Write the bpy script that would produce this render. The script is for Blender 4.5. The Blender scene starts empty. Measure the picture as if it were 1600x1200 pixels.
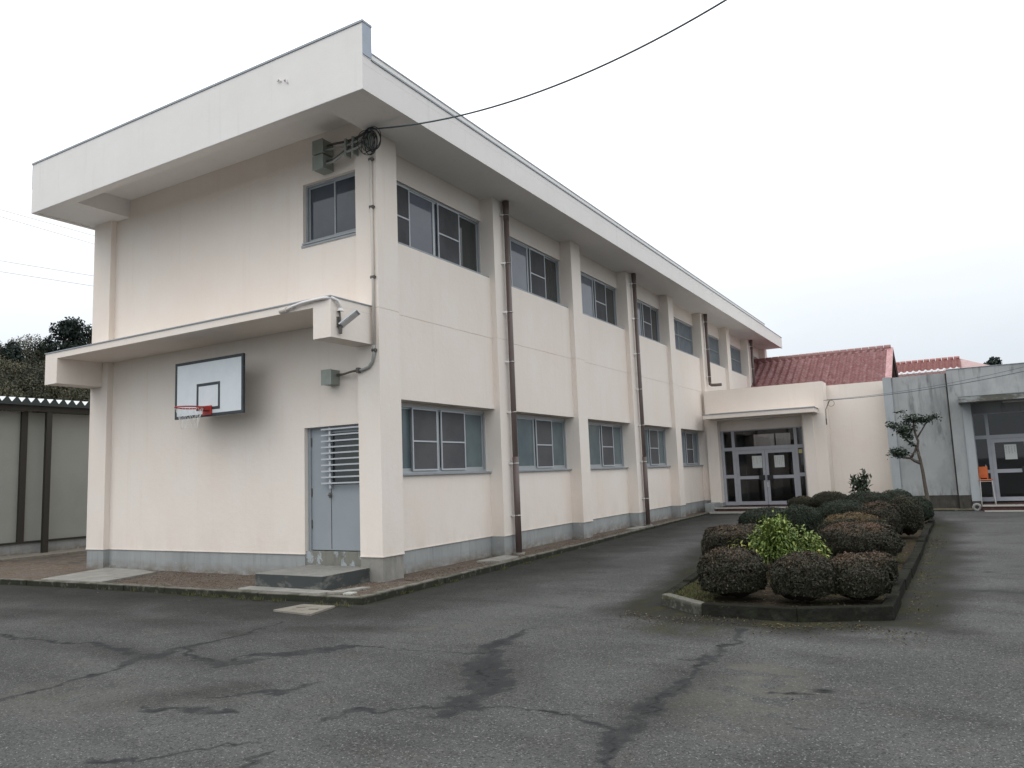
import bpy, bmesh, math, random
import numpy as np
from mathutils import Vector, Matrix
SC = bpy.context.scene
COL = SC.collection
random.seed(7); RNG = np.random.default_rng(7)
# ------------------------------------------------------------------ camera
cam = bpy.data.cameras.new('camera'); cam.sensor_width = 36; cam.lens = 1182.13 / 1600 * 36
cam.clip_start = .05; cam.clip_end = 2000
co = bpy.data.objects.new('camera', cam); COL.objects.link(co); SC.camera = co
RR = Vector((0.86152, 0.50627, -0.03852)); UU = Vector((0.09322, -0.08315, 0.99217)); FF = Vector((-0.4991, 0.85836, 0.11883))
m = Matrix.Identity(4)
for i in range(3):
    m[i][0] = RR[i]; m[i][1] = UU[i]; m[i][2] = -FF[i]
m[0][3], m[1][3], m[2][3] = 7.6883, -9.1138, 1.55
co.matrix_world = m
# ------------------------------------------------------------------ sky, sun, exposure
SUN_EL, SUN_AZ = math.radians(52), math.radians(215)      # azimuth clockwise from +Y
w = bpy.data.worlds.new('World'); SC.world = w; w.use_nodes = True
nt = w.node_tree; N = nt.nodes; L = nt.links; N.clear()
def nd(t, **k):
    n = N.new(t)
    for a, b in k.items(): setattr(n, a, b)
    return n
sky = nd('ShaderNodeTexSky', sky_type='NISHITA', sun_disc=False, sun_elevation=SUN_EL, sun_rotation=SUN_AZ)
b1 = nd('ShaderNodeBackground'); b1.inputs[1].default_value = .08; L.new(sky.outputs[0], b1.inputs[0])
tc = nd('ShaderNodeTexCoord'); sx = nd('ShaderNodeSeparateXYZ'); L.new(tc.outputs['Generated'], sx.inputs[0])
rp = nd('ShaderNodeValToRGB'); L.new(sx.outputs[2], rp.inputs[0])
e = rp.color_ramp.elements; e[0].position = 0; e[0].color = (.70, .75, .80, 1); e[1].position = .60; e[1].color = (1.62, 1.63, 1.65, 1)
k = rp.color_ramp.elements.new(.12); k.color = (.74, .79, .84, 1)
k = rp.color_ramp.elements.new(.22); k.color = (.88, .92, .955, 1)
k = rp.color_ramp.elements.new(.34); k.color = (1.14, 1.16, 1.175, 1)
mp = nd('ShaderNodeMapping'); mp.inputs['Scale'].default_value = (1, 1, 2.6); L.new(tc.outputs['Generated'], mp.inputs[0])
nz = nd('ShaderNodeTexNoise'); nz.inputs['Scale'].default_value = 2.2; nz.inputs['Detail'].default_value = 6; L.new(mp.outputs[0], nz.inputs[0])
mr = nd('ShaderNodeMapRange'); mr.inputs[1].default_value = .3; mr.inputs[2].default_value = .7; mr.inputs[3].default_value = .94; mr.inputs[4].default_value = 1.06
L.new(nz.outputs[0], mr.inputs[0])
# the cloud deck is thinner and brighter towards the hidden sun (-X, -Y)
dv = nd('ShaderNodeVectorMath', operation='DOT_PRODUCT'); dv.inputs[1].default_value = (-.82, -.30, .3); L.new(tc.outputs['Generated'], dv.inputs[0])
mr2 = nd('ShaderNodeMapRange'); mr2.inputs[1].default_value = -1; mr2.inputs[2].default_value = 1; mr2.inputs[3].default_value = 1.09; mr2.inputs[4].default_value = 1.24
L.new(dv.outputs['Value'], mr2.inputs[0])
mu = nd('ShaderNodeMath', operation='MULTIPLY'); L.new(mr.outputs[0], mu.inputs[0]); L.new(mr2.outputs[0], mu.inputs[1])
b2 = nd('ShaderNodeBackground'); L.new(rp.outputs[0], b2.inputs[0]); L.new(mu.outputs[0], b2.inputs[1])
mx = nd('ShaderNodeMixShader'); mx.inputs[0].default_value = .93; L.new(b1.outputs[0], mx.inputs[1]); L.new(b2.outputs[0], mx.inputs[2])
ow = nd('ShaderNodeOutputWorld'); L.new(mx.outputs[0], ow.inputs[0])
sl = bpy.data.lights.new('sun', 'SUN'); sl.energy = .5; sl.angle = math.radians(28); sl.color = (1, .97, .93)
so = bpy.data.objects.new('sun', sl); COL.objects.link(so)
sd = Vector((math.sin(SUN_AZ) * math.cos(SUN_EL), math.cos(SUN_AZ) * math.cos(SUN_EL), math.sin(SUN_EL)))
so.rotation_euler = sd.to_track_quat('Z', 'Y').to_euler(); so.location = (0, -5, 30)
vs = SC.view_settings; vs.view_transform = 'Standard'; vs.look = 'None'; vs.exposure = 0; vs.gamma = 1; vs.use_curve_mapping = False
try:
    SC.cycles.use_denoising = True; SC.cycles.max_bounces = 8; SC.cycles.transparent_max_bounces = 12
except Exception: pass
# ------------------------------------------------------------------ materials
def mat(name, col, rough=.8, spec=.3, metal=0, layers=(), bump=(), attr=None):
    """layers: (colour, scale(xyz), lo, hi, strength, [z0, z1 fade]); bump: (scale, strength, distance)"""
    M = bpy.data.materials.new(name); M.use_nodes = True
    t = M.node_tree; n = t.nodes; l = t.links; P = n['Principled BSDF']
    P.inputs['Roughness'].default_value = rough; P.inputs['Metallic'].default_value = metal
    P.inputs['Specular IOR Level'].default_value = spec
    g = n.new('ShaderNodeNewGeometry'); cur = None
    rgb = n.new('ShaderNodeRGB'); rgb.outputs[0].default_value = (*col, 1); cur = rgb.outputs[0]
    for i, ly in enumerate(layers):
        c, s, lo, hi, st = ly[:5]
        mpn = n.new('ShaderNodeMapping'); s = s if isinstance(s, tuple) else (s, s, s)
        mpn.inputs['Scale'].default_value = s; mpn.inputs['Location'].default_value = (i * 3.7, i * 1.3, i * 2.1)
        l.new(g.outputs['Position'], mpn.inputs[0])
        z = n.new('ShaderNodeTexNoise'); z.inputs['Scale'].default_value = 1; z.inputs['Detail'].default_value = 6; z.inputs['Roughness'].default_value = .6
        l.new(mpn.outputs[0], z.inputs[0])
        r = n.new('ShaderNodeMapRange'); r.inputs[1].default_value = lo; r.inputs[2].default_value = hi; r.inputs[4].default_value = st
        l.new(z.outputs[0], r.inputs[0]); f = r.outputs[0]
        if len(ly) > 5:
            zs = n.new('ShaderNodeSeparateXYZ'); l.new(g.outputs['Position'], zs.inputs[0])
            r2 = n.new('ShaderNodeMapRange'); r2.inputs[1].default_value = ly[5]; r2.inputs[2].default_value = ly[6]
            l.new(zs.outputs[2], r2.inputs[0])
            mm = n.new('ShaderNodeMath'); mm.operation = 'MULTIPLY'; l.new(f, mm.inputs[0]); l.new(r2.outputs[0], mm.inputs[1]); f = mm.outputs[0]
        x = n.new('ShaderNodeMix'); x.data_type = 'RGBA'; l.new(f, x.inputs[0]); l.new(cur, x.inputs[6]); x.inputs[7].default_value = (*c, 1); cur = x.outputs[2]
    if attr:
        for an, c, st in attr:
            a = n.new('ShaderNodeAttribute'); a.attribute_name = an
            mm = n.new('ShaderNodeMath'); mm.operation = 'MULTIPLY'; mm.inputs[1].default_value = st; l.new(a.outputs['Fac'], mm.inputs[0])
            x = n.new('ShaderNodeMix'); x.data_type = 'RGBA'; l.new(mm.outputs[0], x.inputs[0]); l.new(cur, x.inputs[6]); x.inputs[7].default_value = (*c, 1); cur = x.outputs[2]
    l.new(cur, P.inputs['Base Color'])
    h = None
    for s, st, di in bump:
        mpn = n.new('ShaderNodeMapping'); s = s if isinstance(s, tuple) else (s, s, s); mpn.inputs['Scale'].default_value = s
        l.new(g.outputs['Position'], mpn.inputs[0])
        z = n.new('ShaderNodeTexNoise'); z.inputs['Scale'].default_value = 1; z.inputs['Detail'].default_value = 4; l.new(mpn.outputs[0], z.inputs[0])
        b = n.new('ShaderNodeBump'); b.inputs['Strength'].default_value = st; b.inputs['Distance'].default_value = di
        l.new(z.outputs[0], b.inputs['Height'])
        if h: l.new(h, b.inputs['Normal'])
        h = b.outputs[0]
    if h: l.new(h, P.inputs['Normal'])
    return M
PAINT = mat('cream_paint', (.79, .73, .665), .75, .25, layers=[((.77, .665, .59), (.7, .7, .5), .35, .75, .55), ((.82, .775, .735), (1.7, 1.7, 1.1), .4, .8, .5), ((.66, .56, .48), (6, 6, .30), .57, .82, .30), ((.60, .50, .42), (22, 22, .8), .62, .75, .18), ((.52, .45, .38), (2.5, 2.5, 1.4), .42, .8, .40, 1.0, .36)],
            bump=[(55, .3, .007), (9, .3, .012), (230, .15, .002)])
FASC = mat('fascia_paint', (.78, .762, .742), .7, .25, layers=[((.72, .70, .68), (.8, .8, 1.5), .35, .75, .6), ((.80, .79, .775), (3, 3, 2), .45, .8, .5), ((.5, .5, .49), (7, 7, .4), .58, .82, .28)], bump=[(60, .22, .005), (8, .2, .01)])
PLINTH = mat('plinth_concrete', (.29, .305, .308), .9, .2, layers=[((.36, .38, .38), (2.5, 2.5, 1), .4, .7, .7), ((.15, .16, .15), (14, 14, 1.2), .55, .75, .45), ((.17, .14, .105), (5, 5, 9), .30, .6, .85, .20, .0), ((.40, .40, .37), (6, 6, 6), .62, .7, .6)], bump=[(40, .3, .01), (150, .2, .003)])
CONC = mat('bare_concrete', (.24, .235, .215), .92, .2, layers=[((.33, .32, .29), (3, 3, 3), .4, .7, .7), ((.12, .125, .115), (6, 6, 2), .5, .75, .6), ((.36, .36, .33), (22, 22, 22), .6, .75, .5)], bump=[(70, .35, .008), (12, .3, .01)])
DOORSB = mat('peeling_sill_concrete', (.20, .20, .175), .9, .2, layers=[((.38, .42, .44), (5, 5, 4), .52, .56, .9), ((.10, .10, .09), (9, 9, 3), .5, .7, .6)], bump=[(40, .3, .01)])
STEP_DARK = mat('dark_sided_step_concrete', (.19, .19, .175), .85, .3, layers=[((.27, .26, .24), (5, 5, 5), .4, .7, .7), ((.12, .12, .11), (25, 25, 25), .5, .7, .5), ((.045, .052, .052), (2.5, 2.5, 5), .28, .45, .95, .2128, .203)], bump=[(70, .35, .008), (12, .3, .01)])  # sides coloured darker from just below the top edge
KERB = mat('kerb_concrete', (.15, .145, .125), .95, .08, layers=[((.22, .21, .185), (4, 4, 4), .45, .7, .8), ((.065, .065, .045), (5, 5, 5), .47, .62, .85), ((.028, .03, .022), (9, 9, 9), .2, .45, .95, .016, -.004)], bump=[(60, .5, .012), (14, .5, .02)])
PKERB = mat('planter_kerb_concrete', (.018, .0175, .015), .95, .03, layers=[((.060, .057, .050), (5, 5, 5), .56, .75, .8), ((.025, .027, .022), (6, 6, 6), .45, .62, .8), ((.03, .038, .016), (9, 9, 9), .55, .7, .6)], bump=[(60, .5, .012), (14, .6, .03)])
LKERB = mat('light_kerb_concrete', (.13, .128, .11), .92, .2, layers=[((.035, .036, .028), (6, 6, 12), .28, .5, .9, .05, .0), ((.19, .185, .165), (15, 15, 15), .5, .7, .6)], bump=[(60, .5, .012)])
SOIL = mat('bare_soil', (.135, .115, .097), .95, .1, layers=[((.12, .085, .06), (1.6, 1.6, 1.6), .4, .62, .8), ((.24, .21, .18), (7, 7, 7), .5, .75, .7), ((.065, .05, .04), (28, 28, 28), .5, .65, .8), ((.34, .30, .26), (60, 60, 60), .6, .7, .7), ((.07, .09, .035), (3, 3, 3), .6, .75, .6)], bump=[(35, .8, .03), (110, .6, .01)])
PSOIL = mat('planter_soil', (.030, .024, .018), .95, .04, layers=[((.065, .052, .034), (9, 9, 9), .45, .7, .8), ((.045, .048, .018), (2, 2, 2), .5, .65, .8), ((.16, .09, .05), (40, 40, 40), .62, .7, .8)], bump=[(35, .9, .03)])
ASPH = mat('worn_asphalt', (.066, .068, .0665), .93, .10,
           layers=[((.094, .097, .094), (.45, .45, 1), .40, .64, .85), ((.044, .045, .043), (.6, 1.7, 1), .50, .68, .75), ((.102, .098, .088), (1.7, 1.7, 1), .56, .78, .5), ((.045, .044, .040), (3.5, 2.2, 1), .60, .76, .5),
                   ((.022, .022, .022), 60, .52, .64, .8), ((.27, .27, .26), 75, .585, .67, .85), ((.03, .03, .03), 28, .56, .72, .5), ((.16, .16, .155), 24, .60, .75, .5)],
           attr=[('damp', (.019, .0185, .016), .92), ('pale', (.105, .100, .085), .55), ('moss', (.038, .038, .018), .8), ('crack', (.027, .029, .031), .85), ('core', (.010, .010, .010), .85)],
           bump=[(120, .55, .006), (35, .35, .008), (1.5, .25, .03)])
ALU = mat('aluminium_frame', (.40, .43, .445), .4, .5, .35, layers=[((.4, .42, .44), 6, .4, .7, .5)])
ALUW = mat('pale_sash', (.47, .50, .53), .45, .5, .1)
BLUEF = mat('blue_grey_frame', (.31, .335, .355), .5, .4, layers=[((.22, .25, .28), 5, .4, .7, .6)])
DOORP = mat('blue_grey_door_paint', (.285, .32, .345), .45, .45, layers=[((.255, .288, .315), 3, .4, .7, .6)], bump=[(30, .06, .003)])
DOORD = mat('entrance_door_frame', (.36, .375, .41), .5, .4, layers=[((.30, .315, .35), 5, .4, .7, .6)])
BROWN = mat('brown_drainpipe', (.115, .088, .082), .45, .5, layers=[((.10, .068, .06), (6, 6, 1), .4, .7, .7)])
STEEL = mat('galvanised_clip', (.62, .62, .60), .35, .5, .7)
RUSTY = mat('dull_clip', (.13, .12, .11), .6, .4, .3)
BOXG = mat('grey_green_box', (.30, .33, .30), .6, .35, layers=[((.24, .27, .25), 8, .4, .7, .6)])
CONDG = mat('conduit_grey', (.33, .35, .335), .55, .4, layers=[((.2, .2, .19), 12, .5, .7, .6)])
CONDC = mat('painted_conduit', (.60, .56, .51), .6, .3)
WHITEP = mat('white_plastic', (.72, .70, .69), .4, .5)
BLACKC = mat('black_cable', (.028, .034, .038), .6, .4)
WIREB = mat('blue_grey_cable', (.08, .105, .12), .6, .4)
COPING = mat('grey_metal_coping', (.27, .30, .33), .5, .4, .2, layers=[((.36, .39, .42), 3, .4, .7, .5)])
FLASH = mat('blue_grey_flashing', (.36, .42, .49), .55, .4, .1, layers=[((.30, .35, .41), 4, .4, .7, .5)])
BOARD = mat('backboard_white', (.66, .71, .74), .5, .4, layers=[((.58, .63, .67), 4, .4, .7, .6), ((.45, .47, .48), (30, 30, 5), .66, .75, .3)])
BLINE = mat('backboard_dark_paint', (.035, .045, .052), .6, .4, layers=[((.09, .10, .11), 14, .55, .7, .6)])
RIM = mat('rim_red', (.42, .045, .035), .5, .4, layers=[((.25, .03, .025), 30, .5, .65, .6)])
NET = mat('net_white', (.7, .7, .68), .8, .2)
GREYB = mat('weathered_grey_render', (.33, .345, .35), .9, .2, layers=[((.40, .415, .42), (.8, .8, .8), .4, .7, .8), ((.22, .235, .24), (1.6, 1.6, .8), .45, .66, .7), ((.08, .085, .08), (3.2, 3.2, .35), .54, .68, .8, 1.6, 4.4), ((.09, .095, .09), (17, 17, .6), .60, .75, .5, 1.6, 4.2), ((.10, .11, .11), (4, 4, 1.2), .6, .72, .6), ((.09, .095, .085), (8, 8, 2), .45, .7, .6, .9, .4)], bump=[(40, .3, .01), (160, .2, .003)])
GREYL = mat('pale_grey_render', (.36, .385, .40), .85, .2, layers=[((.22, .25, .27), (5, 5, .8), .5, .72, .6), ((.4, .44, .47), (2, 2, 1), .5, .7, .6)], bump=[(40, .3, .01)])
GREYD = mat('dark_base_render', (.065, .062, .055), .92, .2, layers=[((.12, .11, .095), (5, 5, 3), .5, .7, .7), ((.03, .03, .028), (9, 9, 2), .5, .7, .7)], bump=[(40, .4, .01)])
GREYC = mat('mossy_canopy_edge', (.30, .32, .32), .9, .2, layers=[((.09, .09, .075), (2.2, 5, 5), .45, .6, .9), ((.2, .17, .12), (7, 7, 7), .55, .7, .6)], bump=[(40, .3, .01)])
SHEDW = mat('shed_panel', (.30, .31, .285), .7, .3, layers=[((.26, .268, .245), (.8, .8, .8), .4, .7, .6), ((.32, .33, .305), (2, 2, 2), .5, .7, .4)], bump=[(70, .15, .003)])
SHEDD = mat('dark_brown_steel', (.030, .027, .022), .5, .4)
SHEDR = mat('shed_roof_sheet', (.62, .65, .67), .4, .5, .1)
SHEDE = mat('shed_eave_closure', (.035, .045, .045), .6, .3)
TILE = mat('red_roof_tile', (.33, .135, .135), .35, .5, layers=[((.47, .27, .27), (4, 4, 4), .42, .66, .8), ((.20, .085, .08), (10, 10, 10), .5, .66, .8), ((.58, .42, .42), (16, 16, 16), .58, .68, .7)], bump=[(30, .2, .01)])  # palest fine spots paint gloss glints into the tile colour
RIDGE = mat('dark_ridge_tile', (.20, .085, .08), .4, .5, layers=[((.27, .13, .12), 5, .4, .7, .7)])
TILE2 = mat('orange_roof_tile', (.30, .115, .105), .4, .5, layers=[((.40, .20, .18), (3, 3, 3), .4, .7, .7), ((.22, .08, .06), (9, 9, 9), .5, .7, .7)])
TILEP = mat('pale_pink_tile', (.30, .175, .17), .4, .5, layers=[((.38, .25, .24), 4, .4, .7, .7)])
DARKW = mat('dark_timber', (.05, .04, .035), .8, .2)
PAPER = mat('paper', (.52, .55, .54), .8, .2)
INK = mat('ink', (.10, .11, .12), .8, .1)
YEL = mat('yellow_paper', (.50, .45, .22), .8, .2)
HANDLE = mat('black_handle', (.012, .013, .016), .4, .5)
LAMPW = mat('lamp_cover', (.62, .62, .60), .4, .4)
BRICKR = mat('dark_red_tile', (.075, .035, .03), .7, .3, layers=[((.12, .07, .06), 9, .5, .7, .6)])
NOSING = mat('pale_nosing', (.40, .40, .37), .7, .3)
ORANGE = mat('orange_seat', (.52, .13, .035), .5, .4, layers=[((.38, .08, .02), 9, .45, .7, .6)])
REELM = mat('grey_hose', (.25, .25, .245), .7, .3)
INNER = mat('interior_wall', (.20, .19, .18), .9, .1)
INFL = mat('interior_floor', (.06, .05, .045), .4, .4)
CURT = mat('curtain', (.23, .23, .22), .9, .1, bump=[((12, 12, .2), .6, .03)])
BARK = mat('bark', (.105, .092, .08), .95, .1, layers=[((.08, .06, .05), (20, 20, 6), .45, .65, .8), ((.24, .23, .20), (9, 9, 9), .6, .75, .6)], bump=[((40, 40, 12), .8, .02)])
BUSHCORE = mat('bush_light_block', (.022, .018, .014), .95, .1, bump=[(60, .9, .03)])  # for the added light-blocking core of each bush

def glassmat(name, base, rough=.03, noise=None):
    M = mat(name, base, rough, .5, layers=noise or [])
    return M
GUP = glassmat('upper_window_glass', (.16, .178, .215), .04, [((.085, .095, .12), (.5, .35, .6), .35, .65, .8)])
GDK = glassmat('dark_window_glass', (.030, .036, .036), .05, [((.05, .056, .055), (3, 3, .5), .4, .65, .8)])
GFR = glassmat('frosted_teal_glass', (.125, .165, .175), .25, [((.085, .112, .13), (1.2, 1.2, 1), .35, .6, .9), ((.10, .15, .15), (5, 5, .7), .5, .7, .5)])
GSL = glassmat('left_face_glass', (.050, .065, .085), .04, [((.03, .036, .048), (.9, .9, .9), .4, .6, .9)])
GBL = glassmat('blue_grey_blind_glass', (.16, .20, .23), .35, [((.12, .15, .18), (9, 9, .5), .4, .6, .7)])
SCR = mat('insect_mesh', (.105, .105, .108), .8, .2, layers=[((.08, .08, .088), (1.5, 1.5, 2), .4, .6, .7)], bump=[(400, .3, .002)])
SCRU = mat('insect_mesh_upper', (.085, .085, .092), .75, .25, layers=[((.055, .055, .06), (2, 2, 1.3), .4, .6, .8)], bump=[(400, .3, .002)])
def clear_glass(name, tint):
    M = bpy.data.materials.new(name); M.use_nodes = True; t = M.node_tree; n = t.nodes; l = t.links; n.remove(n['Principled BSDF'])
    tr = n.new('ShaderNodeBsdfTransparent'); tr.inputs[0].default_value = (*tint, 1)
    gl = n.new('ShaderNodeBsdfGlossy'); gl.inputs['Roughness'].default_value = .02
    fr = n.new('ShaderNodeFresnel'); fr.inputs[0].default_value = 1.5
    x = n.new('ShaderNodeMixShader'); l.new(fr.outputs[0], x.inputs[0]); l.new(tr.outputs[0], x.inputs[1]); l.new(gl.outputs[0], x.inputs[2])
    l.new(x.outputs[0], n['Material Output'].inputs[0]); return M
GENT = clear_glass('entrance_glass', (.62, .64, .66))
def leafmat(name, a, b, c, rough=.6, spec=.3):
    """three leaf colours mixed by the per-leaf attribute 'tint' (0..1)"""
    M = bpy.data.materials.new(name); M.use_nodes = True; t = M.node_tree; n = t.nodes; l = t.links; P = n['Principled BSDF']
    at = n.new('ShaderNodeAttribute'); at.attribute_name = 'tint'
    r = n.new('ShaderNodeValToRGB'); l.new(at.outputs['Fac'], r.inputs[0])
    e = r.color_ramp.elements; e[0].color = (*a, 1); e[1].color = (*c, 1); q = e.new(.5); q.color = (*b, 1)
    l.new(r.outputs[0], P.inputs['Base Color']); P.inputs['Roughness'].default_value = rough; P.inputs['Specular IOR Level'].default_value = spec
    return M
# ------------------------------------------------------------------ mesh helpers
class MB:
    def __init__(s): s.v = []; s.f = []
    def add(s, vs, fs):
        o = len(s.v); s.v += [tuple(p) for p in vs]; s.f += [tuple(i + o for i in q) for q in fs]; return s
    def box(s, x0, x1, y0, y1, z0, z1):
        return s.add([(x0, y0, z0), (x1, y0, z0), (x1, y1, z0), (x0, y1, z0), (x0, y0, z1), (x1, y0, z1), (x1, y1, z1), (x0, y1, z1)],
                     [(0, 3, 2, 1), (4, 5, 6, 7), (0, 1, 5, 4), (1, 2, 6, 5), (2, 3, 7, 6), (3, 0, 4, 7)])
    def prism(s, poly, z0, z1):
        n = len(poly); vs = [(p[0], p[1], z0) for p in poly] + [(p[0], p[1], z1) for p in poly]
        return s.add(vs, [tuple(range(n))[::-1], tuple(range(n, 2 * n))] + [(i, (i + 1) % n, n + (i + 1) % n, n + i) for i in range(n)])
    def beam(s, a, b, w, h, up=(0, 0, 1)):
        a, b, up = Vector(a), Vector(b), Vector(up); d = (b - a).normalized(); r = d.cross(up)
        if r.length < 1e-4: r = d.cross(Vector((1, 0, 0)))
        r.normalize(); u = r.cross(d).normalized(); r *= w / 2; u *= h / 2
        vs = [a - r - u, a + r - u, a + r + u, a - r + u, b - r - u, b + r - u, b + r + u, b - r + u]
        return s.add(vs, [(0, 1, 2, 3), (7, 6, 5, 4), (0, 4, 5, 1), (1, 5, 6, 2), (2, 6, 7, 3), (3, 7, 4, 0)])
    def tube(s, pts, r, n=8, closed=False):
        pts = [Vector(p) for p in pts]; k = len(pts); rings = []
        rr = r if hasattr(r, '__len__') else [r] * k
        ref = None
        for i, p in enumerate(pts):
            if closed: d = pts[(i + 1) % k] - pts[i - 1]
            else: d = pts[min(i + 1, k - 1)] - pts[max(i - 1, 0)]
            d.normalize()
            if ref is None:
                ref = d.cross(Vector((0, 0, 1)));
                if ref.length < .05: ref = d.cross(Vector((1, 0, 0)))
            ref = (ref - d * ref.dot(d)).normalized(); q = d.cross(ref)
            rings.append([p + (ref * math.cos(a) + q * math.sin(a)) * rr[i] for a in [2 * math.pi * j / n for j in range(n)]])
        vs = [p for g in rings for p in g]; fs = []
        for i in range(k if closed else k - 1):
            o, o2 = i * n, ((i + 1) % k) * n
            fs += [(o + j, o + (j + 1) % n, o2 + (j + 1) % n, o2 + j) for j in range(n)]
        if not closed: fs += [tuple(range(n))[::-1], tuple(range((k - 1) * n, k * n))]
        return s.add(vs, fs)
    def map(s, fn): s.v = [fn(*p) for p in s.v]; return s
    def build(s, name, M, parent=None, bevel=0, smooth=False):
        me = bpy.data.meshes.new(name); me.from_pydata(s.v, [], s.f); me.materials.append(M)
        if smooth:
            me.polygons.foreach_set('use_smooth', [True] * len(me.polygons))
        o = bpy.data.objects.new(name, me); COL.objects.link(o)
        if parent: o.parent = parent; o.matrix_parent_inverse = Matrix.Translation(-parent_loc(parent))
        if bevel:
            bm = bmesh.new(); bm.from_mesh(me); bmesh.ops.recalc_face_normals(bm, faces=bm.faces)
            es = [e for e in bm.edges if len(e.link_faces) == 2 and e.calc_face_angle(0) > .5]
            bmesh.ops.bevel(bm, geom=es, offset=bevel, segments=2, affect='EDGES', profile=.5); bm.to_mesh(me); bm.free()
        return o
def parent_loc(p):
    return Vector((0, 0, 0)) if p.parent else Vector(p.location)
def box(name, M, parent, x0, x1, y0, y1, z0, z1, bevel=0): return MB().box(x0, x1, y0, y1, z0, z1).build(name, M, parent, bevel)
def thing(name, label, cat, loc=(0, 0, 0), group=None):
    o = bpy.data.objects.new(name, None); COL.objects.link(o); o.location = loc; o.empty_display_size = .2
    return tag(o, label, cat, group)
def tag(o, label, cat=None, group=None, kind=None):
    if label: o['label'] = label
    if cat: o['category'] = cat
    if group: o['group'] = group
    if kind: o['kind'] = kind
    return o
def npmesh(name, V, F, M, parent=None, tint=None, smooth=False):
    """V (n,3), F (m,k) with k 3 or 4, tint per face"""
    me = bpy.data.meshes.new(name); k = F.shape[1]
    me.vertices.add(len(V)); me.vertices.foreach_set('co', V.astype(np.float32).ravel())
    me.loops.add(F.size); me.loops.foreach_set('vertex_index', F.astype(np.int32).ravel())
    me.polygons.add(len(F)); me.polygons.foreach_set('loop_start', np.arange(0, F.size, k, dtype=np.int32))
    if smooth: me.polygons.foreach_set('use_smooth', np.ones(len(F), bool))
    if tint is not None:
        a = me.attributes.new('tint', 'FLOAT', 'FACE'); a.data.foreach_set('value', tint.astype(np.float32))
    me.update(calc_edges=True); me.materials.append(M)
    o = bpy.data.objects.new(name, me); COL.objects.link(o)
    if parent: o.parent = parent; o.matrix_parent_inverse = Matrix.Translation(-parent_loc(parent))
    return o
def hashn(ix, iy, s): 
    n = (ix * 374761393 + iy * 668265263 + s * 1442695041) & 0xffffffff
    n = ((n ^ (n >> 13)) * 1274126177) & 0xffffffff
    return ((n ^ (n >> 16)) & 0xffff) / 65535.
def vnoise(x, y, s=0):
    ix = np.floor(x).astype(np.int64); iy = np.floor(y).astype(np.int64); fx = x - ix; fy = y - iy
    fx = fx * fx * (3 - 2 * fx); fy = fy * fy * (3 - 2 * fy)
    a = hashn(ix, iy, s); b = hashn(ix + 1, iy, s); c = hashn(ix, iy + 1, s); d = hashn(ix + 1, iy + 1, s)
    return (a * (1 - fx) + b * fx) * (1 - fy) + (c * (1 - fx) + d * fx) * fy
def fbm(x, y, s=0, o=4): return sum(vnoise(x * 2 ** i, y * 2 ** i, s + i) / 2 ** i for i in range(o)) / sum(1 / 2 ** i for i in range(o))
def leaves(P, Nrm, size, aspect=.5, jitter=.7, fold=.15):
    """diamond-shaped leaves at points P with normals about Nrm; returns V, F (quads)"""
    n = len(P); Nn = Nrm + RNG.normal(size=(n, 3)) * jitter; Nn /= np.linalg.norm(Nn, axis=1)[:, None]
    t = RNG.normal(size=(n, 3)); t -= Nn * (t * Nn).sum(1)[:, None]; t /= np.linalg.norm(t, axis=1)[:, None]
    b = np.cross(Nn, t); s = size * RNG.uniform(.6, 1.3, (n, 1))
    V = np.stack([P - t * s, P + b * s * aspect + Nn * s * fold, P + t * s, P - b * s * aspect + Nn * s * fold], 1).reshape(-1, 3)
    return V, np.arange(4 * n).reshape(n, 4)
def gz(y): return -.08 + .05 * np.clip((np.asarray(y, float) - 2) / 14, 0, 1)
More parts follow.
